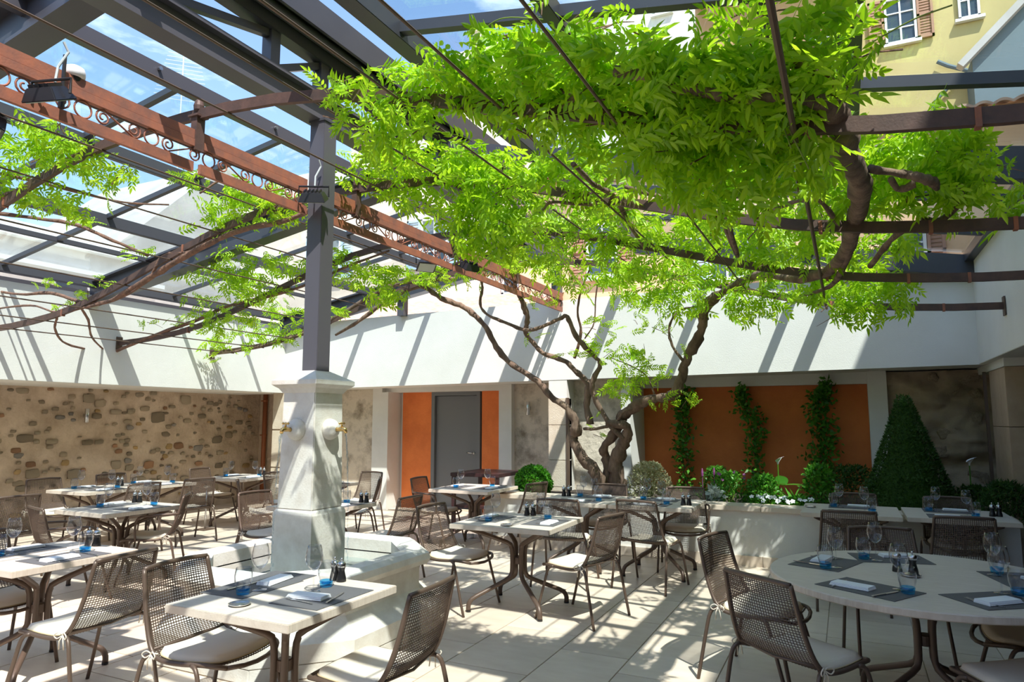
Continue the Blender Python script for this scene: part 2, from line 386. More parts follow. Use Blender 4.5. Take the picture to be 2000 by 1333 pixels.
# limestone pier at the corner of left and back wall
for z0, z1 in ((0, .75), (.75, 1.45), (1.45, 2.15)):
    MB().box(-9.8, XL, 9.815, 10.1, z0 + .003, z1 - .02).obj('slab', 'limestone', wleft, bevel=.004)
MB().box(-9.79, XL, 9.85, 10.85, 0, 2.2).obj('pier', 'limestone', wback)
MB().box(XW, -8.9, 10.66, 10.84, 0, 2.17).obj('rubble_panel', 'mortar', wback)

# --- right wall and the wall behind the camera
wr = MB(); wr.box(XR, XR + .6, YF, 10.95, 2.29, 3.537)
wright = wr.obj('wall_right', 'white_stucco', kind='structure', bevel=.004)
for z0, z1 in ((.0, .9), (.9, 1.55), (1.55, 2.2)):
    MB().box(XR + .1, XR + .5, 9.0, 9.9, z0 + .003, z1 - .003).obj('slab', 'warm_slab', wright, bevel=.004)
MB().box(XR + .09, XR + .4, 8.95, 10.85, 2.2, 2.29).obj('pier_head', 'white_plaster', wright)
MB().box(XR + .04, XR + .07, 9.9, 9.96, .6, 2.2).obj('corner_profile', 'rod_iron', wright)
MB().box(XR + .38, XR + .5, YF, 9.0, 0, 2.29).obj('rust_panel', 'rust_render', wright)
MB().box(XR + .38, XR + .9, YF, 10.9, 0, 2.28).obj('backing', 'white_plaster', wright)
MB().box(-11.6, XR + .9, YF - .3, YF, 0, 3.6).obj('wall_front', 'white_stucco', kind='structure')

# --- planter along the back wall
pl = MB().box(-4.43, XR, 8.3, 8.55, .11, .6).box(-4.43, -4.2, 8.55, 10.5, .11, .6)
plant = pl.obj('trim_1', 'white_plaster', kind='structure')
plx = -4.46
while plx < XR:
    x1 = min(plx + 1.18, XR + .001); MB().box(plx + .002, x1 - .002, 8.26, 8.62, .6, .655).obj('coping_slab', 'limestone_tile', plant, bevel=.004)
    x0 = plx; MB().box(x0 + .002, x1 - .002, 8.27, 8.3, 0, .11).obj('plinth_slab', 'limestone_tile', plant); plx = x1
for y0, y1 in ((8.62, 9.55), (9.55, 10.48)): MB().box(-4.46, -4.14, y0 + .002, y1 - .002, .6, .655).obj('coping_slab', 'limestone_tile', plant, bevel=.004)
MB().box(-4.2, XR, 8.55, 10.72, .0, .56).obj('soil', 'soil', plant)
# --- step along the door side
MB().box(-7.6, -5.35, 10.5, 10.78, 0, .022).obj('baseboard_back', 'limestone_tile', kind='structure')

# ================================================================== GLASS ROOF
roof = empty('ceiling', (0, 0, 0)); tag(roof, kind='structure')
XT = -4.1
def zl(X): return 4.75 - .17 * (XT - X)
def zr(X): return 3.75 + .175 * (1.55 - X)
YS = [-1.25, .05, 1.3, 2.6, 3.9, 5.15, 6.45, 7.75, 9.05, 10.35]
BIG = {-1.25, 2.6, 6.45, 10.35}
GX = [-5.05, -6.45, -7.95, -8.9, -10.12]
for i, X in enumerate(GX):      # purlins running away from the camera
    wdt, dp = ((.07, .15), (.07, .15), (.07, .15), (.045, .07), (.12, .12))[i]
    MB().box(X - wdt / 2, X + wdt / 2, YF, 10.6, zl(X) - dp, zl(X) - .005).obj('purlin', 'rafter_steel', roof, bevel=.004)
for Y in YS:
    if Y in BIG:
        b = MB().bar((-10.2, Y, zl(-10.2) - .2), (XT, Y, zl(XT) - .2), .05, .30)
        b.bar((-10.2, Y, zl(-10.2) - .36), (XT, Y, zl(XT) - .36), .20, .03).bar((-10.2, Y, zl(-10.2) - .04), (XT, Y, zl(XT) - .04), .20, .03)
        b.obj('rafter', 'dark_steel', roof)
        b = MB().bar((-2.85, Y, zr(-2.85) - .17), (1.85, Y, zr(1.85) - .17), .14, .27); b.obj('rafter', 'dark_steel', roof, bevel=.004)
        MB().bar((XT, Y, 4.78), (-2.85, Y, zr(-2.85) - .1), .1, .12).obj('rafter', 'dark_steel', roof)
    else:
        MB().bar((-10.1, Y, zl(-10.1) - .03), (-5.05, Y, zl(-5.05) - .03), .055, .055).obj('glazing_bar', 'dark_steel', roof)
        MB().bar((-2.8, Y, zr(-2.8) - .045), (1.75, Y, zr(1.75) - .045), .07, .08).obj('glazing_bar', 'dark_steel', roof)
RX = [-2.85, -1.58, -.33, .12, 1.75]
for X, wdt, dp in ((-2.85, .14, .14), (-1.58, .09, .12), (-.33, .09, .12), (.12, .14, .18), (1.5, .1, .12)):
    MB().box(X - wdt / 2, X + wdt / 2, YF, 10.6, zr(X) - dp, zr(X)).obj('purlin', 'dark_steel', roof, bevel=.004)
# panes
def pane(xa, xb, ya, yb, zf):
    MB().add([(xa, ya, zf(xa)), (xb, ya, zf(xb)), (xb, yb, zf(xb)), (xa, yb, zf(xa)), (xa, ya, zf(xa) + .012), (xb, ya, zf(xb) + .012), (xb, yb, zf(xb) + .012), (xa, yb, zf(xa) + .012)],
             [(0, 3, 2, 1), (4, 5, 6, 7), (0, 1, 5, 4), (1, 2, 6, 5), (2, 3, 7, 6), (3, 0, 4, 7)]).obj('pane', 'roof_glass', roof)
for ya, yb in zip(YS, YS[1:]):
    for xb, xa in zip(GX[:-1], GX[1:]):
        if (xa, xb) != (-8.9, -7.95): pane(xa + .01, xb - .01, ya + .01, yb - .01, zl)
        else: pane(xa + .01, xb - .01, ya + .01, yb - .01, zl)
    for xa, xb in zip(RX[:-1], RX[1:]): pane(xa + .02, xb - .02, ya + .01, yb - .01, zr)
# ridge truss over the column
MB().box(XT - .09, XT + .09, YF, 10.5, 4.24, 4.28).box(XT - .03, XT + .03, YF, 10.5, 4.28, 4.46).box(XT - .09, XT + .09, YF, 10.5, 4.46, 4.49).obj('beam', 'rafter_steel', roof)
MB().box(XT - .07, XT + .07, YF, 10.5, 4.79, 4.98).obj('beam', 'dark_steel', roof, bevel=.004)
PY = [-.1, 1.4, 2.75, 3.93, 4.52, 6.47, 7.9, 9.4]
for Y in PY: MB().box(XT - .05, XT + .05, Y - .05, Y + .05, 4.49, 4.8).obj('strut', 'dark_steel', roof)
for a, b in ((1.45, 2.7), (2.8, 3.88), (3.98, 4.47)): MB().bar((XT, a, 4.5), (XT, b, 4.76), .06, .06, up=(1, 0, 0)).obj('brace', 'dark_steel', roof)
for a, b in ((4.6, 6.42), (6.5, 7.85), (7.95, 9.35)): MB().bar((XT, a, 4.78), (XT, b, 4.5), .06, .06, up=(1, 0, 0)).obj('brace', 'dark_steel', roof)
MB().box(-3.98, -3.84, YF, 8.3, 4.99, 5.02).box(-3.86, -3.83, YF, 8.3, 4.9, 5.14).box(-4.05, -3.98, YF, 8.3, 4.98, 5.1).obj('gutter', 'dark_steel', roof)
MB().tube([(-3.98, YF, 4.92), (-3.98, 7.0, 4.92)], .045, 12).obj('shade_roller', 'rafter_steel', roof, smooth=True)
for X, z0 in ((-7.28, 3.55), (-4.21, 3.55)): MB().box(X - .07, X + .07, 10.32, 10.46, z0 - .02, (zl(X) if X < XT else 4.3)).obj('post', 'rafter_steel', roof)
shrink(roof)
# bolts along the purlin
for y in (2.35, 3.6, 4.9, 6.1):
    MB().tube([(-5.01, y, 4.53), (-4.985, y, 4.53)], .018, 8).obj('bolt', 'steel', roof)
# ================================================================== FOUNTAIN AND COLUMN
FX, FY = -4.06, 4.52
ft = empty('fountain', (FX, FY, 0)); tag(ft, 'pale stone fountain with octagonal basin and square spouting pillar', 'fountain')
def octo(hx, hy, c): return [(hx, -hy + c), (hx, hy - c), (hx - c, hy), (-hx + c, hy), (-hx, hy - c), (-hx, -hy + c), (-hx + c, -hy), (hx - c, -hy)]
def ring(secs):
    """secs: list of (hx, hy, cut, z) profile loops of the octagon, closed around"""
    vs = []; fs = []
    for hx, hy, c, z in secs: vs += [(x, y, z) for x, y in octo(hx, hy, c)]
    n = len(secs)
    for i in range(n):
        j = (i + 1) % n
        for k in range(8): fs.append((i * 8 + k, i * 8 + (k + 1) % 8, j * 8 + (k + 1) % 8, j * 8 + k))
    return MB().add(vs, fs)
HX, HY, CU = .85, .95, .44
ring([(HX - .07, HY - .07, CU - .03, .16), (HX - .07, HY - .07, CU - .03, .43), (HX - .2, HY - .2, CU - .08, .43), (HX - .2, HY - .2, CU - .08, .16)]).obj('basin_wall', 'fountain_stone', ft)
ring([(HX - .06, HY - .06, CU - .03, .42), (HX - .01, HY - .01, CU, .435), (HX + .01, HY + .01, CU, .475), (HX, HY, CU, .52), (HX - .045, HY - .045, CU - .02, .55),
      (HX - .16, HY - .16, CU - .06, .55), (HX - .2, HY - .2, CU - .08, .53), (HX - .2, HY - .2, CU - .08, .42)]).obj('basin_rim', 'fountain_stone', ft, smooth=False)
ring([(HX + .09, HY + .09, CU + .04, .0), (HX + .09, HY + .09, CU + .04, .12), (HX + .05, HY + .05, CU + .02, .15), (HX - .02, HY - .02, CU, .19), (HX - .07, HY - .07, CU - .03, .24), (HX - .2, HY - .2, CU - .08, .24), (HX - .2, HY - .2, CU - .08, 0)]).obj('base_step', 'fountain_stone', ft)
MB().prism(octo(HX - .19, HY - .19, CU - .07), .02, .2).obj('basin_floor', 'fountain_stone', ft)
MB().prism(octo(HX - .195, HY - .195, CU - .075), .2, .355).obj('water', 'fountain_water', ft)
def sq(secs, z0=None):
    vs = []; fs = []
    for h, z in secs: vs += [(-h, -h, z), (h, -h, z), (h, h, z), (-h, h, z)]
    for i in range(len(secs) - 1):
        for k in range(4): fs.append((i * 4 + k, i * 4 + (k + 1) % 4, (i + 1) * 4 + (k + 1) % 4, (i + 1) * 4 + k))
    n = len(vs); fs += [(3, 2, 1, 0), (n - 4, n - 3, n - 2, n - 1)]
    return MB().add(vs, fs)
sq([(.206, .19), (.206, .86), (.198, .885), (.186, .90)]).obj('pillar_base', 'fountain_stone', ft)
sq([(.186, .9), (.171, 1.86)]).obj('pillar_shaft', 'fountain_stone', ft, bevel=.008)
sq([(.173, 1.845), (.183, 1.86), (.20, 1.885), (.228, 1.905), (.240, 1.915), (.240, 1.95), (.09, 2.035)]).obj('pillar_cap', 'fountain_stone', ft)
for k, (dx, dy) in enumerate(((0, -1), (1, 0))):
    sp = empty('spout', (dx * .176, dy * .176, 1.545), math.atan2(dy, dx), ft)
    b = MB(); prof = [(.088, -.004), (.088, .02), (.08, .045), (.06, .068), (.03, .082), (0.001, .086)]
    vs = []; n = 20
    m_ = MB().lathe(prof, n); m_.v = [(z, x, y) for x, y, z in m_.v]; m_.obj('boss', 'fountain_stone', sp, smooth=True)
    t_ = MB().tube([(.07, 0, 0), (.10, 0, .0), (.14, 0, .005), (.17, 0, 0), (.18, 0, -.03)], [.022, .016, .022, .018, .013], 12)
    t_.tube([(.135, 0, .02), (.135, 0, .05)], .008, 8).tube([(.135, -.028, .05), (.135, .028, .05)], .008, 8)
    for yy in (-.028, .028, 0): t_.lathe([(.001, -.012), (.012, 0), (.001, .012)], 8, (.135, yy, .05))
    t_.obj('tap', 'brass', sp, smooth=True)
    ws = MB(); random.seed(5 + k)
    for i in range(46):
        tt = i / 45; z = -.045 - 1.09 * tt; x_ = .18 + .055 * math.sqrt(tt) + random.gauss(0, .004)
        rr = random.uniform(.004, .009) * (1.15 - .4 * tt)
        bmv = MB().lathe([(.0005, -rr * 2.6), (rr, -rr), (rr * .9, rr), (.0005, rr * 2.6)], 6, (x_, random.gauss(0, .004), z)); ws.add(bmv.v, bmv.f)
    ws.tube([(.18, 0, -.03), (.205, 0, -.25), (.217, 0, -.45)], [.006, .005, .002], 6)
    ws.obj('water_jet', 'droplet', sp, smooth=True)
col = empty('steel_column', (FX + .015, FY, 2.02)); tag(col, 'dark grey steel column rising out of the fountain pillar', 'column')
MB().box(-.08, .08, -.08, .08, -.005, 2.24).obj('shaft', 'rafter_steel', col, bevel=.004)
MB().box(-.09, .09, -.09, .09, 2.2, 2.22).obj('cap_plate', 'dark_steel', col)

MB().prism(octo(HX + .09, HY + .09, CU + .04), -.103, .001).obj('plinth', 'fountain_stone', ft, bevel=.01)
shrink(ft); shrink(col)
# ================================================================== PERGOLA
UX = -4.3
PU = [0, .6, 1.2, 1.6, 2.3, 3.0, 3.6, 4.1, 5.0, 5.85]; PZ = [3.84, 3.82, 3.765, 3.68, 3.48, 3.27, 3.09, 2.96, 2.85, 2.81]
def prof(X): return float(np.interp(abs(X - UX), PU, PZ))
AY = [1.5, 3.3, 5.1, 6.9, 8.65]
pg = empty('pergola', (UX, 5, 0)); tag(pg, 'rusty iron pergola with scrollwork beam and arched flat bars', 'pergola'); PGL = Vector((UX, 5, 0))
def parc(x0, x1, Y, h=.075, t=.018):
    b = MB(); n = 26; vs = []; fs = []
    for i in range(n + 1):
        X = x0 + (x1 - x0) * i / n; z = sum(prof(X + d) for d in (-.35, -.15, .15, .35)) / 4
        for yy, zz in ((-t, 0), (t, 0), (t, h), (-t, h)): vs.append((X - UX, Y + yy - 5, z + zz - .04))
    for i in range(n):
        for k in range(4): a = i * 4 + k; c = i * 4 + (k + 1) % 4; fs.append((a, c, c + 4, a + 4))
    fs += [(3, 2, 1, 0), (n * 4, n * 4 + 1, n * 4 + 2, n * 4 + 3)]
    return b.add(vs, fs)
for Y in AY:
    a = parc(-10.12, 1.545, Y).obj('arch_bar', 'bar_iron', pg)
    for X in (.55, 1.0, -.1, -8.6, -6.5):
        MB().box(X - UX - .012, X - UX + .012, Y - 5 - .024, Y - 5 + .024, prof(X) - .045, prof(X) + .04).obj('joint_strap', 'rust_iron', a)
    for X, w_ in ((1.538, .012), (-10.14, .012)): MB().box(X - UX - .006, X - UX + .006, Y - 5 - .05, Y - 5 + .05, prof(X) - .1, prof(X) + .1).obj('wall_plate', 'rod_iron', pg)
RODX = [-9.6, -8.9, -8.2, -7.45, -6.7, -5.95, -5.2, -4.6, -3.82, -3.05, -2.3, -1.62, -.98, -.15]
for X in RODX:
    z = prof(X) - .05
    MB().tube([(X - UX, -6.5, z), (X - UX, 3.65, z)], .013 if X == -.15 else .008, 8).obj('rod', 'rod_iron', pg)
TXX = -4.13 - UX
for y0, y1 in ((-2.0, 3.27 - 5), (3.33 - 5, 4.42 - 5), (4.63 - 5, 6.87 - 5), (6.93 - 5, 10.4 - 5)):
    y0 = -7 if y0 == -2.0 else y0
    MB().box(TXX - .02, TXX + .02, y0, y1, 3.575, 3.628).box(TXX - .026, TXX + .014, y0, y1, 3.632, 3.70).obj('top_rail', 'rust_iron', pg)
    MB().box(TXX - .015, TXX + .015, y0, y1, 3.39, 3.462).obj('bottom_rail', 'rust_iron', pg)
def scroll(mb, y0, flip):
    """an S scroll .33 long with two curled ends, standing between the rails"""
    zc = 3.518; rmax = .05; pts = []
    for i in range(19):
        t = i / 18; a = PI / 2 + 3 * PI * (1 - t); r_ = .012 + (rmax - .012) * t ** .8; pts.append((.06 + r_ * math.cos(a), r_ * math.sin(a)))
    for i in range(19):
        t = i / 18; a = -PI / 2 + 3 * PI * t; r_ = rmax + (.012 - rmax) * t ** 1.25; pts.append((.27 + r_ * math.cos(a), r_ * math.sin(a)))
    return mb.tube([(TXX, y0 + (.33 - u if flip else u), zc + v) for u, v in pts], .0062, 6)
y = 3.475 - 5 - .465 * 12; k = 0
while y < 5.0:
    if not (4.3 < y + 5 + .2 < 4.75): scroll(MB(), y, k % 2).obj('scroll', 'rust_iron', pg, smooth=True)
    MB().tube([(TXX, y + .397 + .053 * math.cos(t / 18 * 2 * PI), 3.518 + .053 * math.sin(t / 18 * 2 * PI)) for t in range(19)], .0062, 6, cap=False).obj('ring', 'rust_iron', pg, smooth=True)
    y += .465; k += 1
for Y in AY[1:]:
    f_ = MB().box(TXX - .03, TXX + .03, Y - 5 - .035, Y - 5 + .035, 3.55, 3.80).box(TXX - .05, TXX + .05, Y - 5 - .05, Y - 5 + .05, 3.80, 3.815)
    f_.lathe([(.02, 0), (.02, .02), (.035, .045), (.038, .075), (.028, .11), (.008, .135)], 12, (TXX, Y - 5, 3.815)); f_.obj('finial_post', 'bar_iron', pg)

shrink(pg)
# lamps on the pergola
def flood(name_lbl, x, y, z, rz, tilt=.5, sc=1.0):
    e = empty('floodlight', (x, y, z), rz); e.scale = (sc * 1.25,) * 3; tag(e, name_lbl, 'floodlight', 'black floodlights on the pergola beam')
    hb = MB().add([(-.09, -.07, 0), (.09, -.07, 0), (.09, .07, 0), (-.09, .07, 0), (-.065, -.045, .06), (.065, -.045, .06), (.065, .045, .06), (-.065, .045, .06)],
                  [(0, 3, 2, 1), (4, 5, 6, 7), (0, 1, 5, 4), (1, 2, 6, 5), (2, 3, 7, 6), (3, 0, 4, 7)])
    ho = hb.obj('housing', 'black_plastic', e, bevel=.004); ho.rotation_euler = (tilt, 0, 0)
    MB().box(-.075, .075, -.055, .055, -.004, 0).obj('lens', 'lamp_lens', ho)
    for i in range(5): MB().box(-.05 + i * .025 - .003, -.05 + i * .025 + .003, -.04, .04, .06, .075).obj('cooling_fin', 'black_plastic', ho)
    MB().tube([(-.1, 0, .03), (-.1, 0, .1), (.1, 0, .1), (.1, 0, .03)], .007, 6).obj('bracket', 'black_plastic', e)
    MB().tube([(0, .02, .1), (0, .03, .18), (.03, .05, .26), (.02, .03, .3)], .006, 6).obj('cable', 'cable_grey', e); shrink(e)
flood('black floodlight with grey cable at the near end of rusty beam', -3.98, 2.2, 3.42, .3)
flood('black floodlight slung under rusty beam over the vine leaves', -4.3, 2.05, 3.27, 2.8)
flood('black floodlight on rusty beam beside the steel column', -3.96, 4.33, 3.46, .5)
flood('black floodlight facing out under the leaves past the column', -3.95, 6.98, 3.40, 1.2)
flood('black floodlight turned to the stone wall past the column', -4.3, 6.6, 3.38, 4.0)
dm = empty('sensor_dome', (-4.15, 2.42, 3.70)); tag(dm, 'white round sensor dome on top of the rusty beam', 'sensor')
MB().lathe([(.05, .0), (.062, .01), (.062, .035), (.055, .06), (.03, .075), (.001, .08)], 20).obj('dome', 'white_plastic', dm, smooth=True)
MB().lathe([(.03, -.04), (.045, 0)], 16).obj('socket', 'black_plastic', dm); shrink(dm)
an = MB().tube([(0, 0, 0), (0, 0, .30)], .011, 8).tube([(0, 0, -.03), (0, 0, .03)], .018, 8).obj('stick_antenna', 'black_plastic', None); an.location = (-4.08, 2.32, 3.48); shrink(an); tag(an, 'black upright stick antenna clipped to the rusty beam', 'antenna')

# ================================================================== WISTERIA
vine = empty('wisteria_vine', (-3.3, 9.6, .56)); tag(vine, 'old twisted wisteria climbing from the planter over the pergola', 'vine'); VO = Vector((-3.3, 9.6, .56))
def pv(x, y, Y, r): q = at(x, y, Y) - VO; return (q.x, q.y, q.z, r)
def branch(pts, mt='bark', name='branch', k=5, wob=.18, n=9, seed=0):
    P = spline([pv(*p) if len(p) == 4 else p for p in pts], k); rn = random.Random(seed or len(pts) * 13 + int(pts[0][0] * 7))
    pp = []; rr = []
    for q in P:
        r_ = max(.003, q[3]) * (1.3 if name == 'trunk' else 1.12) * (1 + rn.uniform(-wob, wob)); pp.append((q[0] + rn.uniform(-.2, .2) * r_, q[1], q[2] + rn.uniform(-.15, .15) * r_)); rr.append(r_)
    return MB().tube(pp, rr, n).obj(name, mt, vine, smooth=True)
T = 'trunk'
branch([(1178, 968, 9.6, .075), (1160, 918, 9.55, .062), (1132, 887, 9.5, .055), (1119, 857, 9.5, .05), (1127, 836, 9.45, .062), (1108, 798, 9.4, .038), (1077, 776, 9.35, .034), (1050, 745, 9.3, .034), (1000, 713, 9.25, .032), (970, 679, 9.2, .034), (943, 632, 9.1, .03), (907, 601, 9, .034), (862, 583, 8.85, .03), (820, 560, 8.7, .028), (760, 585, 8.65, .025), (700, 628, 8.6, .022), (655, 655, 8.6, .014)], 'bark', T)
branch([(1182, 970, 9.7, .05), (1166, 925, 9.66, .03), (1146, 900, 9.6, .028), (1124, 870, 9.55, .04), (1116, 850, 9.45, .03)], 'bark', T)
branch([(1212, 968, 9.7, .085), (1203, 915, 9.65, .08), (1212, 880, 9.6, .075), (1224, 850, 9.5, .06), (1222, 832, 9.4, .05), (1185, 826, 9.4, .04)], 'bark', T)
branch([(1188, 968, 9.75, .07), (1186, 905, 9.7, .06), (1180, 875, 9.6, .05), (1200, 845, 9.6, .06), (1219, 812, 9.5, .055), (1240, 795, 9.4, .058), (1262, 783, 9.3, .052), (1300, 776, 9.2, .048), (1322, 762, 9.15, .05), (1332, 735, 9.1, .05), (1342, 700, 9.0, .05), (1364, 660, 8.9, .048), (1374, 630, 8.8, .05), (1374, 612, 8.75, .052), (1392, 585, 8.6, .045), (1436, 558, 8.3, .04), (1490, 535, 7.8, .036), (1560, 545, 7.1, .034), (1630, 520, 6.4, .036), (1668, 445, 5.3, .045), (1680, 372, 4.6, .05), (1652, 302, 3.9, .05), (1640, 240, 3.4, .045), (1616, 205, 3.2, .032), (1540, 190, 3.12, .024), (1430, 190, 3.1, .023), (1330, 166, 3.05, .026), (1262, 148, 3.0, .020), (1198, 140, 2.98, .018)], 'bark', T, wob=.22)
branch([(1219, 857, 9.45, .036), (1190, 828, 9.4, .034), (1160, 775, 9.35, .034), (1157, 748, 9.3, .034), (1172, 712, 9.3, .028), (1157, 693, 9.2, .028), (1124, 656, 9.1, .032), (1108, 619, 9.0, .028), (1096, 622, 9.0, .024), (1060, 638, 8.95, .026), (1027, 645, 8.9, .026), (985, 630, 8.85, .022), (952, 615, 8.8, .018), (938, 594, 8.75, .018), (942, 562, 8.7, .018), (937, 538, 8.65, .014)], 'bark')
branch([(1153, 830, 9.5, .05), (1146, 788, 9.5, .045), (1149, 752, 9.45, .045), (1124, 725, 9.4, .034), (1100, 704, 9.35, .03), (1060, 690, 9.3, .03), (1041, 669, 9.3, .03), (1027, 650, 9.2, .03), (1030, 625, 9.1, .036), (1024, 600, 9.0, .036), (1006, 562, 8.8, .022), (985, 545, 8.7, .014), (960, 520, 8.6, .01)], 'bark')
branch([(1122, 700, 9.3, .022), (1135, 650, 9.2, .018), (1128, 610, 9.1, .015), (1136, 565, 9, .012), (1152, 525, 8.8, .01), (1160, 505, 8.7, .008)], 'bark_red')
branch([(1142, 662, 9.1, .01), (1160, 632, 9.05, .009), (1163, 590, 9, .009), (1168, 545, 8.9, .008)], 'bark_red')
branch([(1338, 710, 9.0, .018), (1313, 675, 8.95, .016), (1307, 640, 8.9, .014), (1325, 608, 8.9, .013), (1355, 600, 8.8, .01)], 'bark')
branch([(1140, 838, 9.5, .02), (1165, 838, 9.45, .022), (1200, 828, 9.4, .02), (1218, 805, 9.3, .012), (1235, 800, 9.3, .01)], 'bark')
branch([(1278, 770, 9.2, .012), (1262, 735, 9.2, .009), (1232, 715, 9.2, .007), (1195, 700, 9.2, .005)], 'bark')
branch([(1676, 420, 5.2, .03), (1660, 470, 5.6, .04), (1648, 520, 6.3, .03), (1620, 560, 7.2, .02), (1560, 580, 8.0, .015)], 'bark')
branch([(1640, 230, 3.4, .03), (1634, 190, 3.3, .03), (1612, 150, 3.2, .024), (1570, 130, 3.15, .018), (1500, 120, 3.1, .014)], 'bark')
branch([(1636, 215, 3.4, .03), (1590, 215, 3.4, .025), (1540, 205, 3.4, .022), (1450, 215, 3.4, .02), (1390, 225, 3.45, .016)], 'bark')
branch([(1500, 370, 4.6, .02), (1410, 400, 4.9, .018), (1440, 500, 6, .018), (1400, 350, 4.0, .018), (1395, 330, 3.8, .014)], 'bark')
branch([(1700, 330, 4.3, .022), (1765, 340, 4.5, .022), (1790, 345, 4.5, .024), (1820, 355, 4.6, .026), (1830, 368, 4.7, .014)], 'bark')
branch([(1740, 350, 4.5, .02), (1755, 370, 4.6, .018), (1790, 358, 4.6, .02)], 'bark')
branch([(1668, 445, 5.2, .018), (1640, 440, 5.1, .016), (1600, 392, 4.7, .013), (1550, 395, 4.8, .013), (1490, 420, 5.0, .014)], 'bark')
branch([(1800, 430, 5.2, .02), (1840, 430, 5.2, .022), (1880, 385, 5.0, .012), (1862, 360, 4.9, .008)], 'bark')
branch([(1700, 520, 6.2, .022), (1750, 460, 5.6, .02), (1800, 440, 5.3, .02), (1870, 448, 5.2, .012)], 'bark')
branch([(1120, 320, 4.3, .016), (1160, 360, 4.8, .018), (1200, 385, 5.1, .018), (1230, 440, 5.9, .016), (1260, 485, 6.8, .014)], 'bark')
branch([(1200, 385, 5.1, .014), (1150, 400, 5.2, .012), (1080, 395, 5.1, .011), (1060, 410, 5.2, .01)], 'bark')
branch([(1095, 175, 3.25, .016), (1130, 180, 3.25, .018), (1190, 162, 3.2, .02), (1250, 150, 3.15, .014)], 'bark')
branch([(1128, 182, 3.25, .016), (1090, 215, 3.3, .014), (1010, 225, 3.3, .012), (900, 215, 3.3, .008)], 'bark')
branch([(1220, 365, 4.9, .014), (1290, 385, 5.1, .016), (1340, 390, 5.1, .01)], 'bark')
# stems twining round the arches towards the stone wall
branch([(640, 395, 5.1, .02), (560, 430, 5.1, .022), (470, 450, 5.1, .026), (400, 480, 5.1, .028), (330, 520, 5.08, .03), (265, 560, 5.1, .03), (210, 590, 5.1, .024), (160, 590, 5.15, .02), (100, 573, 5.2, .02), (40, 575, 5.2, .016), (-30, 565, 5.2, .014)], 'bark_red')
branch([(430, 445, 5.12, .016), (380, 490, 5.1, .018), (320, 500, 5.1, .018), (290, 545, 5.1, .016), (240, 580, 5.1, .014), (170, 600, 5.1, .014), (110, 610, 5.1, .012), (60, 597, 5.15, .012), (-20, 605, 5.2, .01)], 'bark_red')
branch([(150, 590, 5.1, .014), (172, 625, 5.6, .014), (180, 660, 6.2, .013), (210, 690, 6.85, .014)], 'bark_red')
branch([(112, 618, 5.1, .012), (108, 645, 5.3, .013), (130, 672, 5.9, .013), (190, 686, 6.7, .014), (215, 690, 6.9, .014)], 'bark_red')
branch([(215, 692, 6.88, .02), (260, 672, 6.88, .022), (330, 645, 6.9, .022), (400, 620, 6.9, .022), (440, 600, 6.9, .02), (520, 580, 6.9, .02), (590, 560, 6.9, .018), (680, 520, 6.9, .015), (760, 490, 6.9, .012)], 'bark_red')
branch([(150, 710, 6.9, .006), (178, 690, 6.9, .009), (215, 688, 6.9, .012)], 'bark_red')
branch([(400, 695, 8.6, .01), (470, 685, 8.62, .018), (540, 668, 8.65, .024), (610, 645, 8.65, .026), (690, 600, 8.65, .03), (760, 560, 8.65, .034), (830, 548, 8.65, .036), (890, 545, 8.65, .03)], 'bark')
branch([(-30, 415, 4.0, .02), (60, 425, 4.3, .018), (150, 440, 4.6, .018), (220, 470, 4.8, .016), (290, 500, 5.05, .014)], 'bark_red')
branch([(0, 340, 3.35, .014), (60, 352, 3.4, .014), (130, 370, 3.9, .012), (240, 395, 4.3, .009), (330, 400, 4.6, .007)], 'bark_red')
branch([(-20, 395, 3.35, .022), (40, 372, 3.32, .024), (90, 345, 3.32, .018)], 'bark_red')
branch([(500, 370, 5.0, .012), (440, 350, 4.8, .012), (390, 378, 4.6, .008)], 'bark_red')
# climbing tendrils hanging from the canopy
for i, pts in enumerate([[(1505, 180, 3.2, .003), (1525, 230, 3.2, .003), (1545, 290, 3.2, .002)], [(1510, 180, 3.25, .003), (1550, 270, 3.2, .002), (1580, 330, 3.2, .002)], [(1690, 90, 3.1, .003), (1780, 40, 3.0, .003), (1860, 10, 2.95, .002)],
                          [(940, 105, 3.1, .003), (945, 60, 3.1, .003), (985, 35, 3.1, .003), (1060, 38, 3.1, .003)], [(1300, 560, 8.8, .004), (1290, 620, 8.9, .003), (1315, 660, 8.9, .002)]]):
    branch(pts, 'twig', 'tendril', n=5, wob=0)
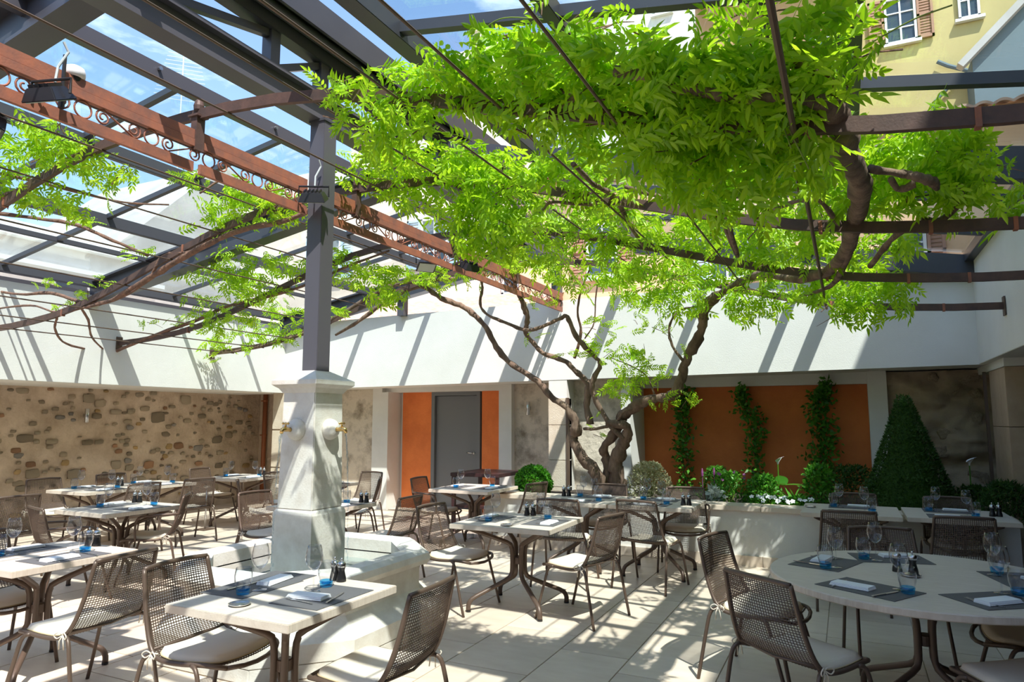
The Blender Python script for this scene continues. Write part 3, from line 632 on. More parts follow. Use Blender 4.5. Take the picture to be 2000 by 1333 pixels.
# ---- compound leaves
def leaf_arrays(rn, nl=6, L=.27, lw=.021, ll=.072):
    vs = []; fs = []
    def seg(t): return np.array([0, L * t, -.10 * L * t * t * 3])
    k = 0
    for s in (-1, 1):
        vs += [tuple(seg(0) + np.array([s * .0015, 0, 0])), tuple(seg(1) + np.array([s * .001, 0, 0]))]
    fs.append((0, 2, 3, 1))
    def leaflet(o, ang, l, w_, droop):
        d = np.array([math.sin(ang), math.cos(ang), -droop]); d /= np.linalg.norm(d); s_ = np.array([math.cos(ang), -math.sin(ang), 0.0]); up = np.array([0, 0, 1.0])
        b = len(vs); lift = up * w_ * .45
        for q in (o, o + d * l * .32 + s_ * w_ + lift, o + d * l * .68 + s_ * w_ * .72 + lift * .5, o + d * l + up * -.008, o + d * l * .68 - s_ * w_ * .72 + lift * .5, o + d * l * .32 - s_ * w_ + lift): vs.append(tuple(q))
        fs.append((b, b + 1, b + 2, b + 3)); fs.append((b, b + 3, b + 4, b + 5))
    for i in range(nl):
        t = .18 + .74 * i / (nl - 1); sc = 1 - .35 * abs(t - .55)
        for s in (-1, 1): leaflet(seg(t), s * (1.05 - .35 * t) + rn.uniform(-.12, .12), ll * sc * rn.uniform(.85, 1.1), lw * sc, rn.uniform(.1, .5))
    leaflet(seg(1), rn.uniform(-.2, .2), ll * 1.05, lw, .3)
    return np.array(vs), fs
rn_ = random.Random(3)
LV = [leaf_arrays(rn_, nl, L, lw, ll) for nl, L, lw, ll in ((6, .27, .0165, .088), (5, .22, .0165, .086), (6, .29, .0155, .095), (5, .20, .0150, .078), (4, .15, .0145, .068))]
LM = []
for v, f in LV:
    me = bpy.data.meshes.new('leaf'); me.from_pydata([tuple(q) for q in v], [], f); me.materials.append(M['wisteria_leaf']); me.update(); LM.append(me)
def rand_rot(hang, n):
    """leaves point outwards and droop; hang 0..1"""
    az = RNG.uniform(0, 2 * PI, n); dr = RNG.normal(-.05 + 1.1 * hang, .65, n); rl = RNG.normal(0, .9, n)
    out_ = []
    for a, d, r_ in zip(az, dr, rl): out_.append(Euler((-d, r_, a), 'XYZ').to_matrix())
    return out_
CL = [  # px, py, rx, ry, depth Y, spread, count, scale, hang
 (700, 190, 60, 32, 3.35, .2, 20, .8, .3), (670, 222, 30, 22, 3.3, .12, 8, .8, .6), (800, 165, 70, 30, 3.3, .2, 24, .9, .2), (750, 235, 70, 28, 3.4, .2, 20, .85, .7), (880, 160, 80, 32, 3.3, .25, 32, 1, .2),
 (850, 235, 60, 22, 3.4, .25, 14, .9, .7), (730, 280, 40, 22, 3.5, .15, 10, .8, .8),
 (960, 150, 70, 50, 3.3, .3, 42, 1, .2), (1040, 135, 80, 60, 3.25, .3, 55, 1, .1), (1110, 90, 70, 45, 3.2, .3, 30, 1, 0), (1140, 150, 90, 60, 3.25, .3, 60, 1, .1), (1000, 215, 90, 38, 3.4, .3, 36, 1, .5), (1110, 235, 90, 40, 3.4, .3, 40, 1, .5),
 (1220, 90, 75, 45, 3.15, .3, 35, 1, 0), (1230, 165, 90, 55, 3.2, .3, 55, 1, .2), (1250, 240, 90, 45, 3.4, .3, 50, 1, .5), (1330, 100, 80, 55, 3.15, .3, 42, 1, 0), (1350, 180, 90, 55, 3.2, .3, 52, 1, .2),
 (1370, 260, 90, 55, 3.4, .3, 55, 1, .6), (1430, 90, 70, 55, 3.1, .3, 38, 1, 0), (1460, 160, 90, 60, 3.2, .3, 52, 1, .2), (1480, 250, 90, 60, 3.4, .3, 55, 1, .6), (1530, 60, 50, 35, 3.05, .25, 14, 1, 0), (1550, 140, 70, 50, 3.15, .3, 30, 1, .1),
 (1580, 220, 50, 50, 3.3, .25, 17, 1, .4), (1605, 115, 35, 45, 3.1, .25, 10, 1, .1), (1630, 45, 30, 24, 3.05, .2, 5, 1, 0), (1640, 170, 30, 24, 3.15, .2, 5, 1, .3), (1690, 100, 20, 20, 3.1, .15, 3, .85, .2),
 (1380, 350, 60, 65, 3.6, .3, 42, 1, 1), (1450, 370, 60, 60, 3.8, .3, 30, 1, .9), (1530, 340, 60, 60, 3.6, .3, 20, 1, .9), (1300, 320, 60, 40, 3.6, .3, 26, 1, .8), (1590, 310, 40, 50, 3.6, .3, 16, 1, .8),
 (770, 312, 60, 28, 5.0, .3, 30, .9, .2), (700, 345, 50, 22, 5.0, .3, 16, .85, .4), (850, 320, 80, 35, 5.0, .3, 50, .95, .2), (950, 330, 80, 40, 5.0, .3, 60, 1, .2), (890, 400, 70, 40, 5.1, .3, 42, 1, .7), (800, 375, 50, 25, 5.1, .2, 18, .9, .6),
 (960, 400, 60, 50, 5.1, .3, 42, 1, .9), (930, 465, 50, 42, 5.1, .25, 36, 1, 1), (1000, 450, 45, 42, 5.1, .3, 22, 1, .9), (1060, 350, 80, 40, 5.0, .4, 50, 1, .3), (1150, 320, 70, 40, 4.9, .4, 36, 1, .3), (1180, 400, 80, 30, 5.4, .4, 30, 1, .5),
 (1690, 320, 60, 50, 4.8, .4, 34, 1, .3), (1760, 300, 70, 40, 4.8, .4, 40, 1, .1), (1840, 300, 70, 40, 4.8, .4, 36, 1, .1), (1900, 330, 60, 38, 4.9, .4, 28, 1, .2), (1800, 370, 90, 35, 5.0, .3, 36, 1, .5), (1900, 385, 70, 30, 5.1, .3, 20, 1, .4), (1975, 385, 35, 30, 5.2, .3, 12, 1, .4),
 (1640, 380, 50, 40, 5.0, .4, 20, 1, .5), (1560, 420, 80, 35, 5.6, .5, 36, 1, .5),
 (1080, 420, 90, 40, 6.6, .5, 60, 1, .3), (1200, 440, 80, 40, 6.7, .5, 60, 1, .3), (1320, 450, 80, 40, 6.6, .5, 60, 1, .3), (1430, 460, 80, 45, 6.6, .5, 55, 1, .4), (1530, 480, 80, 45, 6.7, .5, 50, 1, .4), (1640, 470, 70, 50, 6.5, .5, 42, 1, .4), (1730, 470, 60, 40, 6.4, .5, 24, 1, .4),
 (1180, 500, 90, 30, 7.2, .5, 45, 1, .5), (1050, 490, 60, 25, 7.0, .4, 24, 1, .5), (1290, 520, 70, 40, 7.5, .5, 50, 1, .7),
 (960, 515, 70, 20, 8.5, .3, 34, 1, .3), (880, 545, 60, 18, 8.5, .3, 24, .9, .4), (1050, 525, 70, 22, 8.4, .4, 30, 1, .4), (1160, 545, 70, 25, 8.4, .4, 36, 1, .4), (1260, 560, 80, 38, 8.4, .4, 60, 1, .6), (1330, 590, 60, 30, 8.4, .4, 30, 1, .7),
 (1420, 540, 70, 35, 8.3, .4, 45, 1, .5), (1480, 600, 60, 32, 8.2, .4, 36, 1, .9), (1560, 550, 80, 35, 8.0, .4, 50, 1, .5), (1640, 570, 70, 38, 7.8, .4, 50, 1, .6), (1700, 550, 60, 38, 7.6, .4, 36, 1, .5), (1720, 600, 60, 22, 7.6, .3, 20, 1, .8), (1760, 560, 40, 20, 7.6, .3, 8, 1, .6), (1660, 620, 40, 16, 7.8, .2, 8, 1, 1),
 (70, 280, 70, 34, 3.25, .2, 26, .8, .3), (30, 330, 50, 34, 3.3, .2, 20, .8, .4), (140, 310, 60, 34, 3.35, .2, 24, .8, .5), (210, 350, 50, 26, 3.45, .2, 13, .75, .5), (60, 385, 60, 26, 3.4, .2, 16, .8, .8), (130, 400, 40, 26, 3.5, .2, 10, .75, .9), (110, 250, 50, 12, 3.2, .1, 6, .7, .2), (240, 335, 20, 12, 3.4, .1, 3, .7, .3),
 (520, 385, 60, 24, 5.1, .3, 30, .8, .4), (460, 410, 50, 26, 5.1, .3, 22, .8, .6), (420, 440, 35, 20, 5.1, .2, 10, .75, .8), (560, 420, 40, 25, 5.2, .3, 14, .8, .7), (380, 345, 50, 14, 4.7, .2, 7, .7, .3), (450, 372, 50, 18, 4.9, .2, 12, .75, .3),
 (165, 430, 30, 12, 4.7, .1, 6, .6, .2), (265, 490, 28, 13, 5.0, .1, 6, .6, .2), (95, 552, 30, 10, 5.2, .1, 6, .6, 0), (125, 595, 25, 8, 5.2, .1, 4, .55, .4), (200, 550, 25, 10, 5.1, .1, 5, .6, .2), (165, 575, 20, 8, 5.1, .1, 3, .5, .2), (290, 632, 16, 6, 6.9, .1, 3, .55, .2), (350, 625, 20, 10, 6.9, .1, 4, .6, .2), (185, 680, 18, 6, 6.9, .1, 2, .5, .3),
 (420, 530, 70, 26, 6.7, .3, 34, .85, .3), (500, 560, 60, 30, 6.8, .3, 36, .85, .5), (560, 520, 50, 26, 6.8, .3, 22, .85, .4), (480, 500, 50, 16, 6.5, .3, 14, .8, .3), (430, 625, 50, 26, 6.9, .25, 24, .85, .8), (400, 590, 30, 15, 6.9, .2, 8, .8, .5), (700, 540, 60, 26, 6.9, .25, 32, .9, .5), (740, 580, 40, 20, 6.9, .2, 14, .9, .9), (660, 500, 40, 16, 6.9, .2, 12, .85, .4), (770, 530, 30, 15, 6.9, .2, 10, .85, .4),
 (450, 670, 50, 22, 8.5, .25, 20, .9, .8), (530, 650, 60, 20, 8.55, .25, 22, .9, .6), (580, 620, 40, 16, 8.6, .2, 12, .9, .3), (400, 700, 25, 16, 8.5, .15, 8, .8, 1), (660, 615, 25, 15, 8.6, .2, 7, .8, .5), (540, 600, 30, 14, 8.5, .2, 10, .8, .3), (830, 535, 40, 12, 8.6, .2, 12, .9, .3),
 (1090, 560, 50, 16, 8.8, .2, 9, .8, .3), (1060, 590, 45, 16, 9.0, .2, 10, .7, .4), (1175, 640, 35, 20, 9.05, .2, 14, .75, .3), (1160, 680, 45, 16, 9.1, .2, 14, .75, .3), (1215, 700, 50, 20, 9.1, .25, 24, .8, .3), (1260, 730, 50, 20, 9.1, .25, 26, .8, .4), (1215, 765, 40, 22, 9.2, .2, 20, .85, .7), (1240, 690, 40, 12, 9.1, .2, 9, .7, .2),
 (1340, 780, 45, 12, 9.1, .2, 10, .7, .5), (1350, 680, 18, 12, 9.0, .1, 4, .7, .5), (1250, 620, 30, 30, 8.9, .2, 8, .65, .5), (1300, 640, 20, 20, 8.9, .2, 4, .6, .5), (1040, 650, 30, 12, 9.1, .1, 5, .6, .3), (1110, 690, 30, 10, 9.1, .1, 5, .6, .3), (1160, 815, 14, 14, 9.3, .1, 3, .5, .3), (1178, 850, 14, 10, 9.3, .1, 2, .5, .3), (1290, 790, 20, 8, 9.1, .1, 3, .6, .8)]
CL += [(1140, 40, 20, 18, 3.2, .1, 3, .95, 0), (1250, 60, 50, 20, 3.2, .15, 8, .95, 0), (1380, 60, 60, 18, 3.15, .15, 8, .9, 0), (1470, 40, 50, 20, 3.1, .15, 7, .95, 0), (1625, 30, 40, 22, 3.05, .15, 9, 1, 0), (1000, 75, 60, 20, 3.3, .15, 8, .9, 0), (1065, 8, 8, 14, 3.2, .05, 1, .9, 1)]
items = []
for (px, py, rx, ry, Y, dY, n, sc, hang) in CL:
    if Y < 3.5 and py < 125 and px > 900 and n > 12: py += 48; ry *= .62; n = int(n * .62)
    n = int(n * (1.7 if px < 850 and (Y > 4 or px < 300) else 1.0 if Y < 4 else 1.15))
    for (q, mtx) in zip(range(n), rand_rot(hang, n)):
        a = RNG.uniform(0, 2 * PI); rr = math.sqrt(RNG.uniform(0, 1))
        yy = Y + RNG.uniform(-dY, dY); p = at(px + rx * rr * math.cos(a), py + ry * rr * math.sin(a), Y); 
        k_ = yy / Y; p = Vector((p.x + (RNG.uniform(-1, 1)) * .02, yy, p.z + RNG.uniform(-.02, .02)))
        s_ = sc * RNG.uniform(.75, 1.15); li = RNG.integers(0, 5)
        items.append((p - VO, mtx, s_, li, s_ / (yy + 1.5)))
# put the leaf's middle, not its stalk, at the sampled point
items = [(p - m_ @ Vector((0, LV[l][0][:, 1].max() * .5 * s_, 0)), m_, s_, l, b_) for p, m_, s_, l, b_ in items]
items.sort(key=lambda t: -t[4])
for p, m_, s_, l, b_ in items[:298]:
    o = bpy.data.objects.new('leaf', LM[l]); o.location = p; o.rotation_euler = m_.to_euler(); o.scale = (s_,) * 3; link(o, vine)
VV = []; FF = []; base = 0
for p, m_, s_, l, b_ in items[298:]:
    v, f = LV[l]; A_ = np.array(m_) * s_; VV.append(v @ A_.T + np.array(p)); FF.append(np.array(f) + base); base += len(v)
VV = np.vstack(VV); FF = np.vstack(FF)
def big_mesh(name, V, F, mt):
    me = bpy.data.meshes.new(name); me.vertices.add(len(V)); me.vertices.foreach_set('co', V.astype(np.float32).ravel())
    me.loops.add(F.size); me.loops.foreach_set('vertex_index', F.astype(np.int32).ravel()); me.polygons.add(len(F))
    me.polygons.foreach_set('loop_start', np.arange(0, F.size, F.shape[1], dtype=np.int32)); me.update(calc_edges=True); me.validate(); me.materials.append(M[mt]); return me
tag(link(bpy.data.objects.new('foliage', big_mesh('foliage', VV, FF, 'wisteria_leaf')), vine), kind='stuff')
# fine shoots under the leaves
rn2 = random.Random(4)
tw = MB()
for (px, py, rx, ry, Y, dY, n, sc, hang) in CL:
    for i in range(max(1, n // 12)):
        a = at(px + rn2.uniform(-rx, rx), py + rn2.uniform(-ry, ry), Y) - VO; d = Vector((rn2.uniform(-.16, .16), rn2.uniform(-.1, .1), rn2.uniform(-.08, .08)))
        tw.tube([a - d, a + Vector((0, 0, .02)), a + d], [.005, .004, .002], 4, cap=False)
tag(tw.obj('shoots', 'bark_red', vine), kind='stuff')
shrink(vine)
print('leaves', len(items), 'tiles', nt_)
# ================================================================== PLANTS IN THE PLANTER
def small_leaf(l=.03, w_=.018): return np.array([(0, 0, 0), (w_ / 2, l * .4, l * .08), (0, l, -l * .1), (-w_ / 2, l * .4, l * .08)]), np.array([(0, 1, 2, 3)])
def long_leaf(l=.3, w_=.02, n=5, arch=.5):
    v = []; f = []
    for i in range(n + 1):
        t = i / n; ww = w_ * math.sin(PI * min(1, .12 + t * .88)) ** .7 * .5
        y_ = l * (t - .25 * arch * t * t); z_ = -arch * l * .7 * t * t
        v += [(-ww, y_, z_), (ww, y_, z_)]
        if i: f.append((2 * i - 2, 2 * i - 1, 2 * i + 1, 2 * i))
    return np.array(v), np.array(f)
def scatter(name, leaf, pts, nrm, mt, parent, sc=(.8, 1.2), spread=.8, seed=1):
    g = np.random.default_rng(seed); V = []; F = []; b = 0; v0, f0 = leaf
    for p, n in zip(pts, nrm):
        n = np.array(n, float) + g.normal(0, spread, 3); n /= np.linalg.norm(n)
        t = np.cross(n, g.normal(0, 1, 3)); t /= np.linalg.norm(t) + 1e-9; u = np.cross(t, n)
        s_ = g.uniform(*sc); V.append((v0[:, :1] * u + v0[:, 1:2] * (n * .75 + t * .65) + v0[:, 2:3] * np.cross(u, n)) * s_ + np.array(p)); F.append(f0 + b); b += len(v0)
    o = link(bpy.data.objects.new(name, big_mesh(name, np.vstack(V), np.vstack(F), mt)), parent); return tag(o, kind='stuff')
def g_(seed): return np.random.default_rng(seed)
# clipped ball
bc = at(1042, 945, 9.0)
e = empty('box_ball', (bc.x, 9.0, .56)); tag(e, 'round clipped green box ball in a pot at the planter end', 'shrub')
MB().lathe([(.10, 0), (.15, .03), (.17, .2), (.18, .22), (.18, .25), (.16, .25)], 20).obj('pot', 'terracotta', e, smooth=True)
q = g_(1); d = q.normal(0, 1, (5200, 3)); d /= np.linalg.norm(d, axis=1)[:, None]; rr = .255 * (1 - .16 * q.random(5200) ** 1.5) * (1 + .04 * np.sin(d[:, 0] * 9) * np.cos(d[:, 2] * 8))
zc = bc.z - .56
MB().lathe([(.001, -.2), (.13, -.16), (.2, 0), (.14, .15), (.001, .2)], 12, (0, 0, zc)).obj('core', 'yew_leaf', e)
scatter('foliage', small_leaf(.034, .024), d * rr[:, None] + np.array([0, 0, zc]), d, 'box_leaf', e, seed=2)
# clipped cone
cc = at(1776, 960, 9.35)
e = empty('yew_cone', (cc.x, 9.35, .56)); tag(e, 'tall dark green clipped cone before the rough stone niche', 'topiary')
q = g_(3); N = 15000; t = 1 - q.random(N) ** .62; ph = q.uniform(0, 2 * PI, N); Hc = at(1770, 772, 9.35).z - .56
rad = .49 * (1 - t) ** 1.02 + .05; rad *= (1 - .12 * q.random(N)); P = np.stack([rad * np.cos(ph), rad * np.sin(ph), t * Hc], 1)
MB().lathe([(.44, 0), (.38, Hc * .15), (.2, Hc * .5), (.04, Hc * .95), (.001, Hc)], 16).obj('core', 'yew_leaf', e)
scatter('foliage', small_leaf(.035, .012), P, np.stack([np.cos(ph), np.sin(ph), .45 + 0 * ph], 1), 'yew_leaf', e, sc=(.7, 1.3), spread=.5, seed=4)
# climbers on the rust panel
def climber(lbl, poly, n, seed):
    c0 = at(poly[0][0], poly[0][1], 10.58); e = empty('climbing_plant', (c0.x, 10.58, .56)); tag(e, lbl, 'climbing plant', 'climbers on the rust red panel')
    q = g_(seed); P = []; nn = []; O = Vector((c0.x, 10.58, .56))
    sp = spline([(x, y, w_) for x, y, w_ in poly], 6)
    st = MB(); st.tube([at(a[0] + 5 * math.sin(i * 1.3), a[1], 10.66) - O for i, a in enumerate(sp)], .01, 6).obj('stem', 'bark', e)
    for i in range(n):
        a = sp[int(q.integers(0, len(sp)))]; p = at(a[0] + q.normal(0, .45) * a[2], a[1] + q.normal(0, 7), 10.62) - O
        p.y += q.uniform(-.2, .07); P.append(tuple(p)); nn.append((q.normal(0, .3), -1, .35))
    scatter('foliage', small_leaf(.075, .04), P, nn, 'climber_leaf', e, spread=.45, seed=seed + 1)
climber('leafy climber nearest the wisteria trunk, straight dark column', [(1338, 960, 22), (1340, 900, 22), (1337, 850, 20), (1336, 800, 16), (1340, 768, 24)], 620, 10)
climber('leafy climber with an arm reaching out at its top', [(1478, 960, 26), (1474, 900, 22), (1478, 850, 24), (1468, 815, 24), (1450, 785, 18), (1452, 762, 8)], 600, 12)
climber('wide bushy climber nearest the clipped cone', [(1605, 960, 34), (1603, 905, 34), (1612, 860, 32), (1600, 815, 30), (1603, 775, 24), (1612, 752, 10)], 950, 14)
arm = at(1405, 792, 10.5)
# low planting
def low_plant(name, lbl, x, Y, w_, h_, n, leaf, mt, seed, cat='plant', z0=.56, sc=(.8, 1.2), grp=None, flowers=None):
    e = empty(name, (x, Y, z0)); tag(e, lbl, cat, grp); q = g_(seed)
    ph = q.uniform(0, 2 * PI, n); t = q.random(n) ** .7; r_ = np.sqrt(q.random(n)); rad = w_ * r_ * np.sqrt(np.clip(1 - (t * .95) ** 2, .03, 1))
    P = np.stack([rad * np.cos(ph), rad * np.sin(ph) * .8, t * h_], 1); nn = np.stack([np.cos(ph) * .5, np.sin(ph) * .5 - .2, .6 + 0 * ph], 1)
    st = MB()
    for i in range(9): a = i * .7; st.tube([(0, 0, 0), (w_ * .3 * math.cos(a), w_ * .3 * math.sin(a), h_ * .5), (w_ * .6 * math.cos(a), w_ * .6 * math.sin(a), h_ * .85)], [.006, .004, .002], 4)
    st.obj('stems', 'twig', e)
    scatter('foliage', leaf, P, nn, mt, e, sc=sc, seed=seed + 1)
    if flowers:
        fm, cnt, fs = flowers
        pet = MB()
        for k in range(5):
            a = k * 2 * PI / 5; c_, s_ = math.cos(a), math.sin(a); pet.add([(0, 0, 0), (fs * (c_ * .6 - s_ * .4), fs * (s_ * .6 + c_ * .4), fs * .2), (fs * c_, fs * s_, fs * .1), (fs * (c_ * .6 + s_ * .4), fs * (s_ * .6 - c_ * .4), fs * .2)], [(0, 1, 2, 3)])
        me = pet.mesh('flower', fm)
        for k in range(cnt):
            a = q.uniform(0, 2 * PI); r_ = w_ * math.sqrt(q.random()) * .9; inst('flower', me, e, (r_ * math.cos(a), r_ * math.sin(a) * .7 - w_ * .1, h_ * (.75 + .3 * q.random())), (q.uniform(.4, 1.2), q.uniform(-.4, .4), q.uniform(-.5, .5)))
    return e
sl_ = small_leaf
def px_x(px, Y): return at(px, 950, Y).x
low_plant('variegated_bush', 'cream speckled bush behind the long table, beside the trunk', px_x(1268, 9.2), 9.2, .33, .50, 2300, sl_(.035, .022), 'pale_leaf', 20, 'shrub')
low_plant('silver_plant', 'silvery felt-leaved plant at the end of the long table', px_x(1395, 8.85), 8.85, .12, .22, 130, sl_(.08, .05), 'silver_leaf', 22)
low_plant('flowering_herb', 'low herb with a few violet flowers beside the silver plant', px_x(1425, 9.0), 9.0, .26, .42, 900, sl_(.045, .022), 'herb_leaf', 24, flowers=('flower_purple', 9, .022))
low_plant('flowering_herb', 'bushy green herb under the climber with the arm', px_x(1490, 8.95), 8.95, .25, .40, 900, sl_(.05, .026), 'herb_leaf', 26)
low_plant('busy_lizzie', 'low white flowers spilling over the coping beside the herb', px_x(1500, 8.75), 8.75, .24, .17, 420, sl_(.05, .03), 'herb_leaf', 28, flowers=('flower_white', 16, .032))
low_plant('busy_lizzie', 'low white flowers under the calla lily leaves', px_x(1555, 8.75), 8.75, .24, .16, 420, sl_(.05, .03), 'herb_leaf', 30, flowers=('flower_white', 11, .032))
low_plant('leafy_shrub', 'sunlit leafy shrub in front of the wide climber', px_x(1600, 9.2), 9.2, .24, .52, 800, sl_(.055, .03), 'herb_leaf', 32, 'shrub')
low_plant('leafy_shrub', 'dark spreading shrub behind the corner table, beside the cone', px_x(1665, 9.8), 9.8, .42, .48, 1500, sl_(.05, .02), 'yew_leaf', 34, 'shrub')
low_plant('juniper', 'dark feathery juniper at the limestone corner pier', px_x(1960, 9.0), 8.95, .28, .40, 2200, sl_(.06, .01), 'yew_leaf', 36, 'shrub')
low_plant('leafy_shrub', 'low dark shrub between the cone and the juniper', px_x(1900, 9.5), 9.5, .26, .3, 900, sl_(.05, .02), 'yew_leaf', 38, 'shrub')
low_plant('dark_shrub', 'dark shaded plant at the foot of the first climber', px_x(1400, 10.1), 10.1, .25, .4, 900, sl_(.05, .02), 'climber_leaf', 40, 'shrub')
def strap_plant(name, lbl, x, Y, n, l, w_, mt, seed, cat='plant', z0=.56, el=(.9, 1.4)):
    e = empty(name, (x, Y, z0)); tag(e, lbl, cat); q = random.Random(seed); me = {}
    v, f = long_leaf(l, w_); mm = MB().add([tuple(t) for t in v], [tuple(t) for t in f]).mesh('leaf', mt)
    for i in range(n): s_ = q.uniform(.65, 1.1); inst('leaf', mm, e, (q.uniform(-.03, .03), q.uniform(-.03, .03), 0), (q.uniform(*el), 0, i * 2.4 + q.uniform(-.3, .3)), (1, s_, s_))
    return e
strap_plant('spider_lily', 'strap-leaved plant fanning out beside the calla lily', px_x(1550, 8.9), 8.9, 20, .38, .022, 'herb_leaf', 1)
strap_plant('spider_lily', 'strap-leaved plant catching sun beside the first climber', px_x(1378, 9.0), 9.0, 18, .30, .03, 'herb_leaf', 2, el=(.6, 1.2))
def calla(lbl, px, py, Y, leaves):
    p = at(px, py, Y); e = empty('calla_lily', (p.x, Y, .56)); tag(e, lbl, 'flower'); h_ = p.z - .56
    MB().tube([(.02, 0, 0), (0, 0, h_ * .5), (0, 0, h_ - .02)], [.008, .007, .006], 6).obj('stem', 'herb_leaf', e)
    fl_ = MB(); n = 14; vs = []; fs = []
    for j, (r_, z_) in enumerate(((.006, -.03), (.014, 0), (.035, .03), (.055, .04))):
        for k in range(n): a = 2 * PI * k / n; f2 = 1 + (.5 * math.cos(a) if j > 1 else 0); vs.append((r_ * f2 * math.cos(a), r_ * math.sin(a), h_ + z_ + (.03 * math.cos(a) if j > 1 else 0)))
    for j in range(3):
        for k in range(n - 1): fs.append((j * n + k, j * n + k + 1, (j + 1) * n + k + 1, (j + 1) * n + k))
    fl_.add(vs, fs).obj('bloom', 'flower_white', e, smooth=True)
    if leaves:
        v, f = long_leaf(.34, .17, 6, .35); mm = MB().add([tuple(t) for t in v], [tuple(t) for t in f]).mesh('leaf', 'climber_leaf')
        for a, el_, s_ in ((1.5, .25, 1), (-1.5, .2, 1.1), (.2, .6, .9), (2.8, .4, .8)): inst('leaf', mm, e, (.05, 0, h_ * .48), (el_, 0, a), (s_,) * 3)
calla('white calla lily above broad leaves before the rust panel', 1519, 903, 9.3, 1)
calla('pale calla lily in the shade of the rough stone niche', 1893, 905, 9.6, 0)
for px, Y, lbl in ((1395, 9.6, 'purple flower spike beside the first climber'), (1372, 9.4, 'purple flower spike behind the long table end')):
    p = at(px, 935, Y); o = MB().tube([(0, 0, 0), (0, 0, .35)], .005, 5).lathe([(.001, .30), (.014, .33), (.016, .37), (.008, .42), (.001, .43)], 8).obj('flower_spike', 'flower_purple'); o.location = (p.x, Y, .56); tag(o, lbl, 'flower')
# garden stake leaning by the pier
o = MB().tube([at(1256, 960, 9.6), at(1248, 905, 10.1)], .009, 6).obj('garden_stake', 'white_plastic'); tag(o, 'pale thin stake leaning on the pier by the speckled bush', 'stake')

# ================================================================== BUILDINGS BEYOND THE ROOF
def building(name, lbl, grp='houses around the courtyard'): return tag(empty(name, (0, 0, 0)), lbl, 'building', grp)
def window(par, x, y, z, w_, h_, shut=None, shm='shutter_brown', cols=2, rows=3, one=False):
    f = MB(); t = .05
    for a in ((x - w_ / 2, x - w_ / 2 + t, z - h_ / 2, z + h_ / 2), (x + w_ / 2 - t, x + w_ / 2, z - h_ / 2, z + h_ / 2), (x - w_ / 2, x + w_ / 2, z - h_ / 2, z - h_ / 2 + t), (x - w_ / 2, x + w_ / 2, z + h_ / 2 - t, z + h_ / 2)): f.box(a[0], a[1], y - .07, y + .02, a[2], a[3])
    for i in range(1, cols): f.box(x - w_ / 2 + w_ * i / cols - .02, x - w_ / 2 + w_ * i / cols + .02, y - .05, y, z - h_ / 2, z + h_ / 2)
    for i in range(1, rows): f.box(x - w_ / 2, x + w_ / 2, y - .045, y, z - h_ / 2 + h_ * i / rows - .015, z - h_ / 2 + h_ * i / rows + .015)
    fo = f.obj('window', 'frame_white', par)
    MB().box(x - w_ / 2, x + w_ / 2, y - .02, y + .01, z - h_ / 2, z + h_ / 2).obj('pane', 'dark_glass', fo)
    MB().box(x - w_ / 2 - .08, x + w_ / 2 + .08, y - .12, y, z - h_ / 2 - .07, z - h_ / 2).obj('sill', 'frame_white', fo)
    for s in ((-1, 1) if shut == 2 else ((-1,) if shut == -1 else ((1,) if shut == 1 else ()))):
        sx = x + s * (w_ / 2 + w_ * .27); sh = MB().box(sx - w_ * .25, sx - w_ * .25 + .05, y - .08, y - .02, z - h_ / 2, z + h_ / 2).box(sx + w_ * .25 - .05, sx + w_ * .25, y - .08, y - .02, z - h_ / 2, z + h_ / 2)
        for zz in (z - h_ / 2, z - .03, z + h_ / 2 - .06): sh.box(sx - w_ * .25, sx + w_ * .25, y - .08, y - .02, zz, zz + .06)
        so_ = sh.obj('shutter', shm, par); ls = MB().box(sx - w_ * .22, sx + w_ * .22, y - .045, y - .03, -.022, .022).mesh('slat', shm)
        n = int(h_ / .075)
        for i in range(n): inst('slat', ls, so_, (0, 0, z - h_ / 2 + .06 + (h_ - .12) * (i + .5) / n), (0, 0, 0))
def tile_edge(par, x0, x1, y, z0, z1, depth=1.5, rise=.5):
    n = int((x1 - x0) / .28)
    vs = []; fs = []
    k = 6
    for i in range(n * k + 1):
        X = x0 + (x1 - x0) * i / (n * k); zz = z0 + (z1 - z0) * i / (n * k) + .06 * abs(math.sin(PI * i / k)); vs += [(X, y, zz), (X, y + depth, zz + rise), (X, y, zz - .05)]
    for i in range(n * k): a = i * 3; fs += [(a, a + 3, a + 4, a + 1), (a + 2, a + 5, a + 3, a)]
    MB().add(vs, fs).obj('tiled_roof', 'roof_tile', par)
B = building('building', 'yellow rendered house with brown shutters above the glass roof')
MB().box(.32, 12, 18.02, 24, 0, 15.5).obj('wall', 'yellow_facade', B)
window(B, 1.62, 18, 11.15, .66, 1.15, 2); window(B, 3.0, 18, 11.5, .42, 1.35); window(B, 5.2, 18, 11.2, .7, 1.2, 2)
MB().tube([(3.3, 17.9, 8.9), (2.9, 17.85, 9.5), (2.5, 17.9, 9.75), (2.3, 17.9, 9.9)], .05, 8).tube([(2.1, 17.9, 8.2), (2.15, 17.9, 8.9), (2.6, 17.9, 9.35), (2.9, 17.9, 9.3)], .04, 8).obj('drain_pipe', 'slate_facade', B)
B = building('building', 'ochre house with a tiled eave behind the canopy')
MB().box(-3.0, .3, 17, 18.8, 0, 12.3).obj('wall', 'ochre_facade', B); tile_edge(B, -3.1, .3, 16.5, 12.15, 12.35); window(B, -.05, 17, 10.4, .5, 1.2, -1)
B = building('building', 'white house with sloping parapet against the sky')
